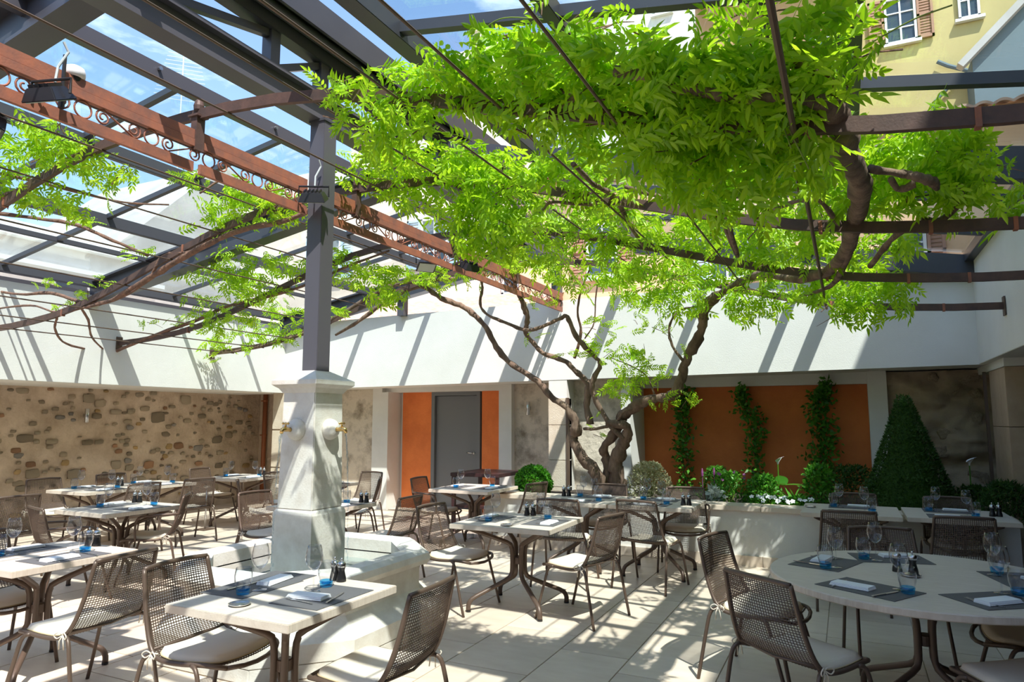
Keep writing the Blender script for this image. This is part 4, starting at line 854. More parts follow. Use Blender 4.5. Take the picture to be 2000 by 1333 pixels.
MB().add([(-9.8, 19, 0), (-3.0, 19, 0), (-3.0, 24, 0), (-9.8, 24, 0), (-9.8, 19, 12.3), (-3.0, 19, 15.6), (-3.0, 24, 15.6), (-9.8, 24, 12.3)], [(0, 3, 2, 1), (4, 5, 6, 7), (0, 1, 5, 4), (1, 2, 6, 5), (2, 3, 7, 6), (3, 0, 4, 7)]).obj('wall', 'white_facade', B)
MB().bar((-9.9, 18.95, 12.35), (-2.9, 18.95, 15.7), .25, .10).obj('parapet', 'roof_tile', B)
window(B, -4.3, 19, 13.9, .5, .8)
window(B, -7.6, 19, 10.2, .7, 1.1, 2, 'shutter_blue')
B = building('building', 'low peach house with a pale blue shutter beyond the white wall')
MB().box(-6.6, 9, 14, 16, 0, 7.1).obj('wall', 'peach_facade', B); tile_edge(B, -6.8, 9, 13.6, 7.0, 7.0, 1.2, .35)
window(B, 1.15, 14, 4.6, .55, 1.1, 1, 'shutter_brown'); window(B, -2.0, 14, 5.0, .7, 1.2, 2, 'shutter_blue'); window(B, -4.6, 14, 5.3, .7, 1.2, 2, 'shutter_brown'); window(B, 3.4, 14, 4.7, .6, 1.2, 2)
B = building('building', 'cream house with tiled lower roof and blue window past the column')
MB().box(-16, -6.8, 14.5, 17.0, 0, 8.2).obj('wall', 'pink_facade', B); MB().box(-12.0, -5.6, 12.4, 14.5, 0, 3.75).obj('lean_to', 'white_facade', B)
tile_edge(B, -12.1, -5.5, 12.2, 3.8, 3.86, 2.3, .75); window(B, -7.05, 14.5, 5.4, .45, 1.6, None, cols=1); window(B, -9.2, 14.5, 6.1, .8, 1.3, 2, 'shutter_blue'); window(B, -12.6, 14.5, 6.1, .8, 1.3, 2, 'shutter_blue')
B = building('building', 'grey gabled house seen through the panes over the stone wall')
MB().add([(-20, 12.0, 0), (-20, 20.3, 0), (-27, 20.3, 0), (-27, 12, 0), (-20, 12.0, 5.7), (-20, 17.2, 10.9), (-20, 20.3, 9.7), (-27, 12, 5.7), (-27, 17.2, 10.9), (-27, 20.3, 9.7)], [(0, 1, 6, 5, 4), (3, 7, 8, 9, 2), (4, 5, 8, 7), (5, 6, 9, 8), (0, 4, 7, 3), (1, 2, 9, 6), (0, 3, 2, 1)]).obj('wall', 'grey_facade', B)
B = building('building', 'long pale terrace house beyond the stone wall')
MB().box(-19.9, -19, -6, 14, 0, 6.75).obj('wall', 'white_facade', B)
for yy in (1, 3.6, 6.2, 8.8, 11.4):
    f = MB().box(-19, -18.92, yy - .5, yy + .5, 4.0, 5.4).obj('window', 'frame_white', B); MB().box(-18.93, -18.9, yy - .42, yy + .42, 4.08, 5.32).obj('pane', 'dark_glass', f)
MB().box(-19, -18.7, -6, 14, 6.3, 6.5).box(-19, -18.6, -6, 14, 5.6, 5.72).box(-19, -18.6, -6, 14, 3.5, 3.65).obj('cornice', 'frame_white', B)
B = building('building', 'slate grey gable beside the yellow house')
MB().add([(2.85, 17.2, 0), (9, 17.2, 0), (9, 18, 0), (2.85, 18, 0), (2.85, 17.2, 9.5), (9, 17.2, 15.6), (9, 18, 15.6), (2.85, 18, 9.5)], [(0, 3, 2, 1), (4, 5, 6, 7), (0, 1, 5, 4), (1, 2, 6, 5), (2, 3, 7, 6), (3, 0, 4, 7)]).obj('wall', 'slate_facade', B)
MB().bar((2.6, 17.1, 9.3), (9, 17.1, 15.65), .25, .14).obj('verge', 'grey_facade', B)
B = building('building', 'tall house closing the courtyard on the side of the sun')
MB().box(3.0, 10, -14, 13.2, 0, 9.1).obj('wall', 'yellow_facade', B); tile = None
def chimney(lbl, px, py0, py1, Y, w_, mt, kind=0):
    a = at(px, py1, Y); b = at(px, py0, Y); e = empty('chimney', (a.x, Y, a.z)); tag(e, lbl, 'chimney', 'chimneys on the far roofs'); h_ = b.z - a.z
    if kind == 0:
        MB().lathe([(w_ * .6, -1.2), (w_ * .45, 0), (w_ * .42, h_ * .55), (w_ * .55, h_ * .58), (w_ * .55, h_ * .64), (w_ * .42, h_ * .66), (w_ * .42, h_ * .88), (w_ * .55, h_ * .9), (w_ * .5, h_)], 14).obj('shaft', mt, e, smooth=False)
    else:
        MB().box(-w_, w_, -w_, w_, -.6, h_ * .5).box(-w_ * .8, -w_ * .6, -w_, w_, h_ * .5, h_ * .8).box(w_ * .6, w_ * .8, -w_, w_, h_ * .5, h_ * .8).box(-.1 * w_, .1 * w_, -w_, w_, h_ * .5, h_ * .8).box(-w_ * 1.1, w_ * 1.1, -w_ * 1.1, w_ * 1.1, h_ * .8, h_).obj('stack', mt, e)
chimney('tall round stone chimney against the blue sky', 935, 35, 112, 22, .5, 'limestone')
chimney('terracotta chimney pot beside the white block stack', 770, 265, 318, 20, .32, 'terracotta')
chimney('white chimney with a dark cap beside the column', 695, 290, 322, 20, .38, 'white_facade')
chimney('broad white block stack with arched vents', 812, 264, 310, 20, .6, 'white_facade', 1)
tag(MB().box(-19.5, -10.2, 19.2, 25, 0, 10.9).obj('far_house', 'white_facade'), 'far white house carrying the chimneys', 'building')
p0 = at(348, 300, 22); e = empty('tv_antenna', (p0.x, 22, 0)); tag(e, 'thin television antenna mast with many cross rods', 'antenna'); zt = at(345, 82, 22).z
MB().tube([(0, 0, 9.2), (0, 0, zt)], .035, 6).obj('mast', 'cable_grey', e)
b = MB()
for i in range(16): z = zt - .2 - i * .2; ln = .55 + .05 * i; b.tube([(-ln * .7, -ln * .7, z), (ln * .7, ln * .7, z)], .018, 4)
b.obj('cross_rods', 'cable_grey', e)
tag(MB().box(-13.4, -10.4, 21, 24.5, 10.9, 15.3).obj('roof_house', 'pink_facade'), 'upper storey under the tall stone chimney', 'building')
tag(MB().box(-40, -20, 20.5, 26, 0, 9.2).obj('far_house', 'grey_facade'), 'far grey house under the television antenna', 'building')
gnd = MB().box(-60, 60, -40, 60, -.5, -.13).obj('ground', 'grout', kind='structure')
# ================================================================== FURNITURE
def side_curve():      # side tube of a chair: back top -> seat rear -> seat front
    return [(.205, -.335, .845), (.212, -.315, .76), (.222, -.285, .64), (.232, -.245, .53), (.240, -.205, .465), (.245, -.155, .435), (.245, -.08, .425), (.242, .02, .428), (.235, .12, .436), (.215, .19, .43), (.17, .225, .415)]
def build_chair(arms):
    e = empty('mesh_chair')
    sp = [tuple(p) for p in spline(side_curve(), 3)]
    f = MB()
    top = [(-.205, -.335, .845), (-.1, -.352, .85), (0, -.358, .851), (.1, -.352, .85), (.205, -.335, .845)]
    f.tube([tuple(p) for p in spline(top, 3)], .0125, 8)
    for s in (-1, 1): f.tube([(s * x, y, z) for x, y, z in sp], .012, 8)
    f.tube([(-.17, .225, .415), (-.08, .248, .405), (0, .255, .402), (.08, .248, .405), (.17, .225, .415)], .012, 8)
    f.tube([(-.238, -.21, .468), (0, -.235, .455), (.238, -.21, .468)], .008, 6)
    f.obj('frame', 'chair_brown', e, smooth=True)
    # woven back panel: real wires
    def bk(u, v):    # u -1..1, v 0..1
        pts = side_curve()[:5]; L_ = v * 4; i = min(3, int(L_)); t = L_ - i; a = pts[4 - i]; b_ = pts[3 - i]
        x = a[0] + (b_[0] - a[0]) * t; y = a[1] + (b_[1] - a[1]) * t; z = a[2] + (b_[2] - a[2]) * t
        return Vector((u * x, y - .024 * (1 - u * u), z))
    def wires(fn, nu, nv, su, sv, w_, name, mt):
        m_ = MB()
        for i in range(nu):
            u = -1 + 2 * (i + .5) / nu; ps = [fn(u, j / sv) for j in range(sv + 1)]
            d = w_ / 2; vs = []
            for p in ps: vs += [p + Vector((-d, 0, 0)), p + Vector((d, 0, 0)), p + Vector((0, -d, -d * .3))]
            m_.add(vs, [q for j in range(sv) for k in range(3) for q in [(j * 3 + k, j * 3 + (k + 1) % 3, j * 3 + 3 + (k + 1) % 3, j * 3 + 3 + k)]])
        for i in range(nv):
            v = (i + .5) / nv; ps = [fn(-1 + 2 * j / su, v) for j in range(su + 1)]; t2 = (fn(0, min(1, v + .03)) - fn(0, v - .03 if v > .03 else 0)).normalized(); d = w_ / 2; n_ = Vector((1, 0, 0)).cross(t2)
            vs = []
            for p in ps: vs += [p - t2 * d, p + t2 * d, p + n_ * d]
            m_.add(vs, [q for j in range(su) for k in range(3) for q in [(j * 3 + k, j * 3 + (k + 1) % 3, j * 3 + 3 + (k + 1) % 3, j * 3 + 3 + k)]])
        return m_.obj(name, mt, e)
    wires(bk, 28, 33, 5, 6, .0056, 'mesh_back', 'chair_brown')
    def st(u, v):
        pts = side_curve()[4:10]; L_ = v * 5; i = min(4, int(L_)); t = L_ - i; a = pts[i]; b_ = pts[i + 1]
        return Vector((u * (a[0] + (b_[0] - a[0]) * t), a[1] + (b_[1] - a[1]) * t + (.02 * v * (1 - u * u)), a[2] + (b_[2] - a[2]) * t - .012 * (1 - u * u)))
    wires(st, 26, 24, 5, 5, .009, 'mesh_seat', 'chair_brown')
    legs = [[(.243, -.17, .44), (.252, -.21, .445), (.262, -.24, .42), (.268, -.262, .34), (.275, -.30, .15), (.28, -.33, .0)],
            [(.243, .07, .43), (.252, .10, .425), (.258, .125, .39), (.263, .15, .30), (.272, .20, .12), (.276, .235, .0)]]
    for lg in legs:
        for s in (-1, 1):
            l = MB().tube([(s * x, y, z) for x, y, z in [tuple(p) for p in spline(lg, 2)]], .0115, 8).obj('leg', 'chair_brown', e, smooth=True)
    if arms:
        for s in (-1, 1):
            MB().tube([(s * x, y, z) for x, y, z in [tuple(p) for p in spline([(.218, -.297, .67), (.25, -.24, .675), (.268, -.1, .672), (.27, .03, .66), (.268, .075, .62), (.262, .085, .52), (.248, .08, .43)], 3)]], .0115, 8).obj('armrest', 'chair_brown', e, smooth=True)
    # cushion
    cm = MB(); nu, nv = 14, 14; vt = []; vb = []
    for i in range(nv + 1):
        for j in range(nu + 1):
            u = -1 + 2 * j / nu; v = -1 + 2 * i / nv
            rr_ = (abs(u) ** 7 + abs(v) ** 7) ** (1 / 7); k = 1 if rr_ <= 1 else 1 / rr_
            p = st(u * k * .93, .06 + .90 * (v * k + 1) / 2); ed = max(0, 1 - max(abs(u), abs(v)) ** 8)
            vt.append((p.x, p.y, p.z + .014 + .026 * ed ** .5)); vb.append((p.x * .99, p.y, p.z + .008))
    W_ = nu + 1; fs = []; off = len(vt)
    for i in range(nv):
        for j in range(nu): a = i * W_ + j; fs.append((a, a + 1, a + W_ + 1, a + W_)); fs.append((off + a, off + a + W_, off + a + W_ + 1, off + a + 1))
    per = [j for j in range(nu)] + [i * W_ + nu for i in range(nv)] + [nv * W_ + nu - j for j in range(nu)] + [(nv - i) * W_ for i in range(nv)]
    for a, b_ in zip(per, per[1:] + per[:1]): fs.append((a, off + a, off + b_, b_))
    cu = MB().add(vt + vb, fs).obj('cushion', 'cushion_cream', e, smooth=True)
    pipe = [vt[i] for i in per]; MB().tube([(x, y, z - .004) for x, y, z in pipe + pipe[:1]], .0045, 5, cap=False).obj('piping', 'cushion_edge', cu, smooth=True)
    for s in (-1, 1):
        c = Vector((s * .243, -.19, .455)); t_ = MB()
        t_.tube([c + Vector((0, .03, 0)), c, c + Vector((s * .014, -.01, .0))], .005, 5)
        for a in (-1, 1):
            lp = [(0, 0, 0), (.012, -.02 * a, .016), (.018, -.045 * a, .0), (.012, -.03 * a, -.018), (0, 0, 0)]; t_.tube([c + Vector((s * (x + .012), y, z)) for x, y, z in [tuple(q) for q in spline(lp, 3)]], .0035, 5)
            t_.tube([c + Vector((s * .014, 0, 0)), c + Vector((s * .022, -.014 * a, -.03)), c + Vector((s * .018, -.018 * a, -.075))], .0035, 5)
        t_.obj('tie', 'cushion_cream', cu, smooth=True)
    return e
CH = {}
for arms in (0, 1):
    c0 = build_chair(arms); CH[arms] = [c0, kidlist(c0), False]
def place_chair(x, y, ang, lbl, arms=0, grp=None, rail=True, z=0):
    """x, y: middle of the back rail (or of the seat when rail is False); ang: compass heading the sitter faces (radians from +Y towards -X)"""
    src, kids, used = CH[arms]
    if used: o = copy_tree(src, kids)
    else: o = src; CH[arms][2] = True
    d = Vector((-math.sin(ang), math.cos(ang), 0))
    off = .34 if rail else 0
    o.location = (x + d.x * off, y + d.y * off, z); o.rotation_euler = (0, 0, ang)
    return tag(o, lbl, 'chair', grp or 'brown mesh chairs round the tables')
E_, W__, N_, S_ = -PI / 2, PI / 2, 0.0, PI     # facing +X, -X, +Y, -Y
place_chair(-3.36, 2.70, E_ + .05, 'brown mesh chair at the front square table, on the fountain basin side')
place_chair(-3.79, 2.72, W__ + .12, 'brown mesh chair back to back with the front table chair, facing the wine-glass table')
place_chair(-1.79, 2.85, W__ + .05, 'brown mesh chair tilted into the open floor side of the front square table')
place_chair(-5.45, 2.75, E_, 'brown mesh chair cut by the picture edge at the near dining table')
place_chair(-6.53, 3.76, N_ - .25, 'brown mesh armchair with its back to us before the second wall-side table', 1)
place_chair(-7.65, 4.25, W__, 'brown mesh chair facing away from the sunlit wall-side table, at the picture edge')
place_chair(-9.62, 5.62, E_ - .1, 'brown mesh armchair against the stone wall, nearer of two at the long table', 1)
place_chair(-9.62, 6.55, E_ - .1, 'brown mesh chair against the stone wall, farther of two at the long table')
place_chair(-7.78, 5.75, W__ - .05, 'brown mesh chair on the courtyard side of the long wall table')
place_chair(-7.78, 6.55, W__ - .2, 'brown mesh chair half hidden behind the armchair by the thin post')
place_chair(-6.30, 5.15, W__ + .75, 'brown mesh armchair with sunlit cream cushion beside the thin post', 1)
place_chair(-9.48, 7.95, E_ + .1, 'brown mesh armchair under the copper pipe corner table', 1)
place_chair(-7.13, 6.58, N_ - .75, 'brown mesh chair turned towards the corner by the fountain jet')
place_chair(-5.83, 5.62, E_ - .1, 'brown mesh chair directly behind the fountain basin rim')
place_chair(-7.72, 7.80, E_, 'brown mesh chair half hidden behind the fountain jet')
place_chair(-6.45, 8.50, S_ - .1, 'brown mesh chair before the grey plaster strip beside the pillar')
place_chair(-5.65, 7.62, W__ + .6, 'brown mesh chair seen edge-on between the pillar and orange panel')
place_chair(-4.02, 5.95, W__ + .0, 'brown mesh chair behind the far rim of the basin')
place_chair(-5.26, 7.95, E_ + .05, 'brown mesh armchair in front of the orange panel', 1)
place_chair(-3.48, 5.47, E_ - .1, 'brown mesh chair at the middle table, on its fountain side')
place_chair(-1.77, 5.52, W__ - .22, 'brown mesh chair leaning away at the open side of the middle table')
place_chair(-3.48, 7.90, W__ - .25, 'brown mesh chair leaning back before the clipped ball')
place_chair(-2.59, 6.36, N_ + .12, 'brown mesh chair just behind the middle table')
place_chair(-1.87, 6.58, N_ - .18, 'brown mesh chair at the long table with its back to us in dappled light')
place_chair(-2.62, 8.12, S_ + .0, 'brown mesh chair between the long table and the wisteria trunk')
place_chair(-1.72, 8.12, S_ + .15, 'brown mesh armchair tucked under the planter side of the long table', 1)
place_chair(-.86, 4.88, E_ - .28, 'brown mesh chair at the round table, turned to the planter')
place_chair(-.45, 3.70, E_ + .95, 'brown mesh chair with its back to us at the round table')
place_chair(-.03, 6.62, N_ + .08, 'brown mesh chair with its back to us at the corner table joint')
place_chair(.80, 6.62, N_ + .05, 'brown mesh chair in the shade nearest the corner pier')
place_chair(.02, 8.22, S_ + .15, 'shaded brown mesh chair behind the corner table, before the rust panel')
place_chair(.86, 8.24, S_ + .1, 'shaded brown mesh chair behind the corner table, before the clipped cone')
place_chair(.17, 5.72, S_ + .18, 'brown mesh chair behind the round table, half in sun')
place_chair(.83, 4.78, W__ + .02, 'brown mesh chair on the shaded wall side of the round table', rail=False)
place_chair(.68, 4.03, .66, 'brown mesh chair nearest us in the shade at the round table', rail=False)

def build_table(sz=.8, rnd=0):
    e = empty('round_table' if rnd else 'square_table')
    if rnd:
        prof = [(rnd - .006, .70), (rnd, .706), (rnd, .734), (rnd - .006, .74)]; MB().lathe(prof, 72).obj('table_top', 'table_wood', e)
    else: MB().box(-sz / 2, sz / 2, -sz / 2, sz / 2, .70, .74).obj('table_top', 'table_wood', e, bevel=.003)
    k = .40 if not rnd else .44
    for a in range(4):
        A = PI / 4 + a * PI / 2; c, s_ = math.cos(A), math.sin(A); L_ = [(k * 1.0, .69), (k * .92, .675), (.10, .56), (.062, .52), (.052, .46), (.052, .33), (.062, .28), (.11, .235), (k * .86, .125), (k * .98, .09), (k * 1.02, .05), (k * 1.02, .012)]
        if a % 2: L_ = [(r_, z + (.0 if z > .5 else 0)) for r_, z in L_]
        l = MB().tube([(r_ * c, r_ * s_, z) for r_, z in [tuple(q) for q in spline(L_, 2)]], .0185, 10).obj('leg', 'chair_brown', e, smooth=True)
        MB().lathe([(.02, 0), (.02, .014)], 12, (k * 1.02 * c, k * 1.02 * s_, 0)).obj('foot_cap', 'black_plastic', l)
    MB().lathe([(.034, .37), (.040, .375), (.040, .425), (.034, .43)], 16).obj('hub', 'chair_brown', e)
    MB().box(-.03, .03, -.3, .3, .685, .70).box(-.3, .3, -.03, .03, .685, .70).obj('under_frame', 'chair_brown', e)
    return e
TS = build_table(); TSK = kidlist(TS); ts_used = [False]
TOP = .7405
def place_table(x, y, lbl, rz=0, sx=1, sy=1, dz=0):
    if ts_used[0]: o = copy_tree(TS, TSK)
    else: o = TS; ts_used[0] = True
    o.location = (x, y, dz); o.rotation_euler = (0, 0, rz); o.scale = (sx, sy, 1); return tag(o, lbl, 'table', 'square wooden-topped tables')
place_table(-2.61, 2.76, 'square table nearest us in front of the fountain', 0, .98, 1)
place_table(-4.83, 2.85, 'square table beyond the near chairs, crossing the picture edge')
place_table(-6.70, 4.71, 'sunlit square table with a chair bow under it, near the stone wall', 0, 1, 1.1)
place_table(-8.80, 5.80, 'long wall table, half nearer the camera', 0, .98, .98); place_table(-8.80, 6.62, 'long wall table, half nearer the copper pipe', 0, .98, 1.0)
place_table(-8.62, 8.05, 'square table in the corner by the copper pipe', .1, 1, 1.15)
place_table(-5.02, 5.78, 'square table hidden behind the fountain pillar base'); place_table(-6.74, 7.65, 'square table beyond the pillar before the plaster strip')
place_table(-4.47, 8.08, 'square table in front of the grey door', 0, 1.08, 1.1); place_table(-2.66, 5.62, 'square table in the middle, dappled by leaf shadow', .02, 1.14, 1.08)
place_table(-2.74, 7.48, 'long planter-side table, half before the trunk', 0, 1.04, 1.08); place_table(-1.88, 7.50, 'long planter-side table, half before the speckled bush', .01, 1.08, 1.08)
place_table(-.02, 7.72, 'corner table half nearest the flowers', 0, 1.08, 1.05); place_table(.88, 7.76, 'corner table half nearest the pier', 0, 1.08, 1.05)
rt = build_table(rnd=.80); rt.location = (.33, 4.62, 0); tag(rt, 'large round pale wooden table in the shade', 'table')

# ---- things on the tables
def proto_glass():
    e = empty('wine_glass')
    MB().lathe([(.0335, .001), (.0335, .0025), (.02, .004), (.006, .008), (.0045, .012)], 24).obj('foot', 'clear_glass', e, smooth=True)
    MB().lathe([(.0038, .010), (.0034, .05), (.0036, .09), (.006, .098)], 12).obj('stem', 'clear_glass', e, smooth=True)
    MB().lathe([(.004, .097), (.016, .104), (.032, .122), (.0405, .146), (.0405, .165), (.036, .19), (.0305, .214), (.0298, .214), (.035, .19), (.0395, .165), (.0395, .147), (.031, .1235), (.014, .107), (.0005, .101)], 28, closed=True).obj('bowl', 'clear_glass', e, smooth=True)
    return e
def proto_tumbler():
    e = empty('tumbler')
    MB().lathe([(.0285, .028), (.036, .055), (.0375, .08), (.0325, .112), (.0315, .112), (.0362, .08), (.0348, .055), (.0272, .028)], 28, closed=True).obj('wall', 'clear_glass', e, smooth=True)
    MB().lathe([(.024, .001), (.0268, .004), (.0295, .028), (.0272, .029), (.02, .014), (.0005, .011)], 28).obj('blue_base', 'blue_glass', e, smooth=True)
    return e
def proto_mill():
    e = empty('pepper_mill')
    MB().lathe([(.024, 0), (.025, .004), (.023, .02), (.0165, .048), (.016, .056), (.019, .066), (.02, .07)], 24).obj('body', 'mill_black', e, smooth=True)
    MB().lathe([(.020, .070), (.021, .074), (.0205, .088), (.014, .096), (.004, .098)], 24).obj('cap', 'steel', e, smooth=True)
    MB().lathe([(.003, .096), (.0035, .101), (.0065, .106), (.006, .112), (.001, .115)], 14).obj('knob', 'steel', e, smooth=True); return e
def proto_napkin():
    e = empty('folded_napkin'); m_ = MB()
    def roll(z0, th, w_, l, dx):
        sec = []; n = 8
        for i in range(n + 1): a = PI / 2 + PI * i / n; sec.append((-w_ / 2 + th / 2 * math.cos(a) + th / 2, th / 2 + th / 2 * math.sin(a)))
        sec += [(w_ / 2, 0.0), (w_ / 2 + .002, th * .5), (w_ / 2, th)]; k = len(sec); vs = [(x + dx, -l / 2, z + z0) for x, z in sec] + [(x + dx, l / 2, z + z0 + .001) for x, z in sec]
        m_.add(vs, [(i, (i + 1) % k, (i + 1) % k + k, i + k) for i in range(k)] + [tuple(range(k - 1, -1, -1)), tuple(range(k, 2 * k))])
    roll(0, .0065, .088, .205, 0); roll(.0065, .006, .084, .2, -.002); roll(.0125, .005, .078, .196, -.004)
    m_.obj('cloth', 'napkin_white', e, smooth=False); return e
def proto_fork():
    m_ = MB().bar((0, -.095, .006), (0, .02, .004), .007, .002).add([(-.004, .02, .004), (.004, .02, .004), (.0115, .05, .003), (.0115, .062, .004), (-.0115, .062, .004), (-.0115, .05, .003)], [(0, 1, 2, 3, 4, 5)])
    for i in range(4): m_.bar((-.0095 + i * .0063, .062, .004), (-.0095 + i * .0063, .098, .008), .0028, .0015)
    return m_.obj('fork', 'steel')
def proto_knife(): return MB().bar((0, -.11, .004), (0, -.01, .004), .011, .005).add([(-.006, -.01, .003), (.006, -.01, .003), (.008, .05, .003), (.004, .10, .003), (-.006, .105, .003), (-.006, -.01, .006), (.006, -.01, .004), (.008, .05, .004), (.004, .10, .004), (-.006, .105, .006)], [(4, 3, 2, 1, 0), (5, 6, 7, 8, 9), (0, 1, 6, 5), (1, 2, 7, 6), (2, 3, 8, 7), (3, 4, 9, 8), (4, 0, 5, 9)]).obj('knife', 'steel')
PR = {'wine_glass': (proto_glass(), 'glass', 'clear wine glass', 'stemmed wine glasses on the tables'), 'tumbler': (proto_tumbler(), 'glass', 'water tumbler with blue base', 'blue-based tumblers on the tables'), 'pepper_mill': (proto_mill(), 'mill', 'small black mill with steel cap', 'black mills on the tables'),
      'folded_napkin': (proto_napkin(), 'napkin', 'white folded napkin', 'white napkins on the placemats'), 'fork': (proto_fork(), 'cutlery', 'steel fork', 'forks on the placemats'), 'knife': (proto_knife(), 'cutlery', 'steel knife', 'knives on the placemats'),
      'placemat': (MB().box(-.15, .15, -.215, .215, 0, .003).obj('placemat', 'placemat_grey'), 'placemat', 'dark grey placemat', 'grey placemats on the tables'),
      'dish': (MB().lathe([(.03, 0), (.045, .003), (.052, .012), (.05, .0125), (.042, .006), (.0005, .005)], 28).obj('ashtray', 'steel', smooth=True), 'dish', 'small round metal dish', 'small metal dishes on the tables')}
PK = {k: [v[0], kidlist(v[0]), False] for k, v in PR.items()}
SCL = {'wine_glass': 1.1, 'tumbler': 1.18, 'pepper_mill': 1.1}
def put(kind, x, y, where, rz=0, z=TOP, sc=1):
    sc = SCL.get(kind, sc)
    src, kids, used = PK[kind]
    if used: o = copy_tree(src, kids)
    else: o = src; PK[kind][2] = True
    o.location = (x, y, z); o.rotation_euler = (0, 0, rz)
    if sc != 1: o.scale = (sc,) * 3
    _, cat, nm, grp = PR[kind]; return tag(o, nm + ' ' + where, cat, grp)
MZ = TOP + .0035
def setting(x, y, side, where, glass=(.0, .0), tumb=(.0, .0), nap=0.0):
    """a place laid at x, y; side: direction from the table's middle to the sitter (angle of +X)"""
    c, s_ = math.cos(side), math.sin(side); P = lambda f, l: (x + c * f - s_ * l, y + s_ * f + c * l)   # f: towards the sitter, l: to the sitter's right
    put('placemat', x, y, where, side)
    put('folded_napkin', *P(.05, -.06), where, side + nap, MZ); put('fork', *P(.055, -.135), where, side + PI / 2 + .12 + nap, MZ); put('knife', *P(.05, .12), where, side + PI / 2 - .08, MZ)
    gx, gy = P(-.10 + glass[0], .11 + glass[1]); put('wine_glass', gx, gy, where, 0, MZ); tx, ty = P(-.06 + tumb[0], .17 + tumb[1]); put('tumbler', tx, ty, where, 0, MZ)
# front table: measured
for mx_, my_, wh in ((-2.885, 2.80, 'on the front table, fountain basin side'), (-2.41, 2.80, 'on the front table, open floor side')): put('placemat', mx_, my_, wh, 0)
put('placemat', -2.90, 2.93, 'lying under another at the far corner of front table', .06, TOP - .0005)
put('wine_glass', -2.79, 2.75, 'on the front table, basin side', 0, MZ); put('tumbler', -2.80, 2.65, 'on the front table, basin side', 0, MZ); put('wine_glass', -2.51, 2.84, 'on the front table, open floor side', 0, MZ); put('tumbler', -2.53, 2.96, 'on the front table, open floor side', 0, MZ)
put('pepper_mill', -2.60, 3.11, 'on the front table, the one nearer the basin'); put('pepper_mill', -2.545, 3.10, 'on the front table, the one nearer the floor'); put('dish', -2.66, 2.50, 'on the front table corner', 0, TOP, 1.0)
put('folded_napkin', -2.86, 2.93, 'behind the tumbler on the front table', .15, MZ); put('folded_napkin', -2.45, 2.74, 'lying in the sun on the front table', PI / 2 + .1 + PI, MZ); put('fork', -2.44, 2.665, 'beside the napkin on the front table', PI / 2 - .15, MZ); put('knife', -2.33, 2.80, 'behind the napkin on the front table', .3, MZ); put('knife', -2.93, 2.78, 'under the far napkin of the front table', 0, MZ)
def tset(x0, y0, wh, ew=True, dx=.24, dy=0, mills=None, dish=None, sx=0):
    for s in ((0, PI) if ew else (PI / 2, -PI / 2)):
        c, sn = math.cos(s), math.sin(s); where = wh + (', sunward side' if s == 0 else ', stone-wall side' if s == PI else ', planter side' if s > 0 else ', camera side')
        setting(x0 + c * dx, y0 + sn * dx + dy, s, where)
    if mills: put('pepper_mill', mills[0], mills[1], wh + ', nearer mill'); put('pepper_mill', mills[0] + .055, mills[1] + .02, wh + ', farther mill')
    if dish: put('dish', dish[0], dish[1], wh)
tset(-4.83, 2.85, 'on the table beyond the near chairs', mills=(-4.86, 3.18))
tset(-6.70, 4.71, 'on the sunlit wall-side table', mills=(-6.95, 5.02), dy=.05)
tset(-8.80, 5.80, 'on the long wall table, near half'); tset(-8.80, 6.62, 'on the long wall table, far half', mills=(-8.95, 6.2))
tset(-8.62, 8.05, 'on the corner table by the copper pipe', mills=(-8.60, 8.40)); tset(-5.02, 5.78, 'on the table behind the pillar base', mills=(-4.75, 6.08)); tset(-6.74, 7.65, 'on the table beyond the pillar')
tset(-4.47, 8.08, 'on the table before the grey door', dish=(-4.2, 8.4)); tset(-2.66, 5.62, 'on the middle dappled table', mills=(-2.72, 5.93), dish=(-2.62, 5.30), dx=.27)
tset(-2.66, 7.48, 'on the long planter-side table, trunk half', ew=False, dx=.23, mills=(-3.02, 7.62), dish=(-2.25, 7.75)); tset(-1.92, 7.50, 'on the long planter-side table, bush half', ew=False, dx=.23, mills=(-1.58, 7.35))
tset(0.0, 7.72, 'on the corner table, flower half', ew=False, dx=.22, dish=(-.38, 7.75)); tset(.84, 7.76, 'on the corner table, pier half', ew=False, dx=.22, mills=(1.16, 7.75))
for a, wh in ((PI - .35, 'on the round table, middle-table side'), (-PI / 2 - .55, 'on the round table, by the chair back'), (PI / 2 + .25, 'on the round table, planter side'), (.25, 'on the round table, shaded wall side'), (-.95, 'on the round table, seat nearest the camera')):
    setting(.33 + .52 * math.cos(a), 4.62 + .52 * math.sin(a), a, wh, nap=.1)
put('pepper_mill', .22, 4.72, 'in the middle of the round table, sunnier one'); put('pepper_mill', .30, 4.70, 'in the middle of the round table, shaded one'); put('dish', .28, 4.60, 'in the middle of the round table')

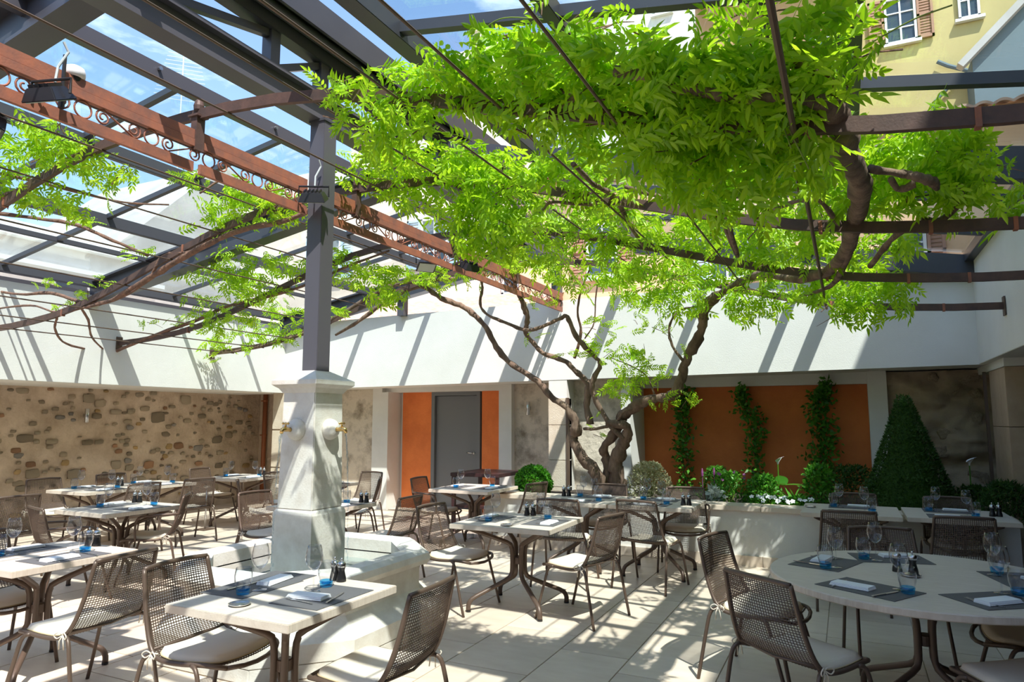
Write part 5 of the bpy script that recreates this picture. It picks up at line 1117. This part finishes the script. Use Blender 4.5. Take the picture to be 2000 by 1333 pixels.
# ---- standing things and wall fittings
pp = atz(400, 1035, 0); e = empty('slim_post', (pp.x, pp.y, 0)); tag(e, 'slim chrome stand with flat base beside the wall-side armchair', 'stand')
MB().box(-.11, .11, -.11, .11, 0, .012).obj('base', 'rod_iron', e, bevel=.003); MB().tube([(0, 0, .01), (0, 0, .62)], .012, 10).obj('post', 'steel', e, smooth=True); MB().lathe([(.012, .6), (.05, .625), (.055, .64), (.05, .645)], 18).obj('dish', 'steel', e, smooth=True)
pp = atz(923, 1052, 0); e = empty('candle_lantern', (pp.x, pp.y, 0)); tag(e, 'small clear glass lantern standing on the floor under the door table', 'lantern')
MB().lathe([(.05, .005), (.06, .02), (.06, .10), (.045, .13), (.043, .13), (.058, .10), (.058, .02), (.001, .008)], 24, closed=True).obj('glass', 'clear_glass', e, smooth=True)
MB().lathe([(.03, .13), (.035, .14), (.03, .16)], 16).tube([(-.03, 0, .15), (-.03, 0, .22), (0, 0, .25), (.03, 0, .22), (.03, 0, .15)], .003, 5).obj('metal_top', 'steel', e, smooth=True); MB().lathe([(.02, .008), (.02, .06)], 14).obj('candle', 'napkin_white', e)
e = empty('console_table', (-4.98, 9.35, 0)); tag(e, 'dark reddish wooden console against the wall by the orange panel', 'console')
MB().box(-.35, .45, -.45, .45, .80, .85).obj('top', 'dark_wood', e, bevel=.004); MB().box(-.3, .4, -.4, .4, .34, .38).obj('shelf', 'dark_wood', e, bevel=.003)
lm = MB().box(-.025, .025, -.025, .025, 0, .8).mesh('leg', 'dark_wood')
for x, y in ((-.31, -.41), (.41, -.41), (-.31, .41), (.41, .41)): inst('leg', lm, e, (x, y, 0))
def sconce(lbl, loc, dy):
    e = empty('wall_light', loc, dy); tag(e, lbl, 'wall light', 'cylinder wall lights')
    MB().lathe([(.032, -.11), (.034, -.108), (.034, .108), (.032, .11)], 20, (0, -.075, 0)).obj('cylinder', 'steel', e, smooth=True); MB().box(-.02, .02, -.045, 0, -.03, .03).obj('bracket', 'steel', e)
sconce('steel cylinder wall light on the rubble stone wall', (XW + .02, 6.96, 1.695), PI / 2); sconce('steel cylinder wall light on the plaster strip beside the door', (-4.8, 10.6, 1.82), 0)
e = empty('copper_downpipe', (-10.78, 10.58, 0)); tag(e, 'reddish brown downpipe in the corner of the rubble wall', 'pipe')
MB().tube([(0, 0, 0), (0, 0, 2.15)], .045, 14).obj('pipe', 'copper_pipe', e, smooth=True)
for z in (.5, 1.3, 2.0): MB().lathe([(.05, z), (.052, z + .005), (.052, z + .03), (.05, z + .035)], 16).box(-.11, 0, -.01, .01, z + .005, z + .03).obj('bracket', 'copper_pipe', e)
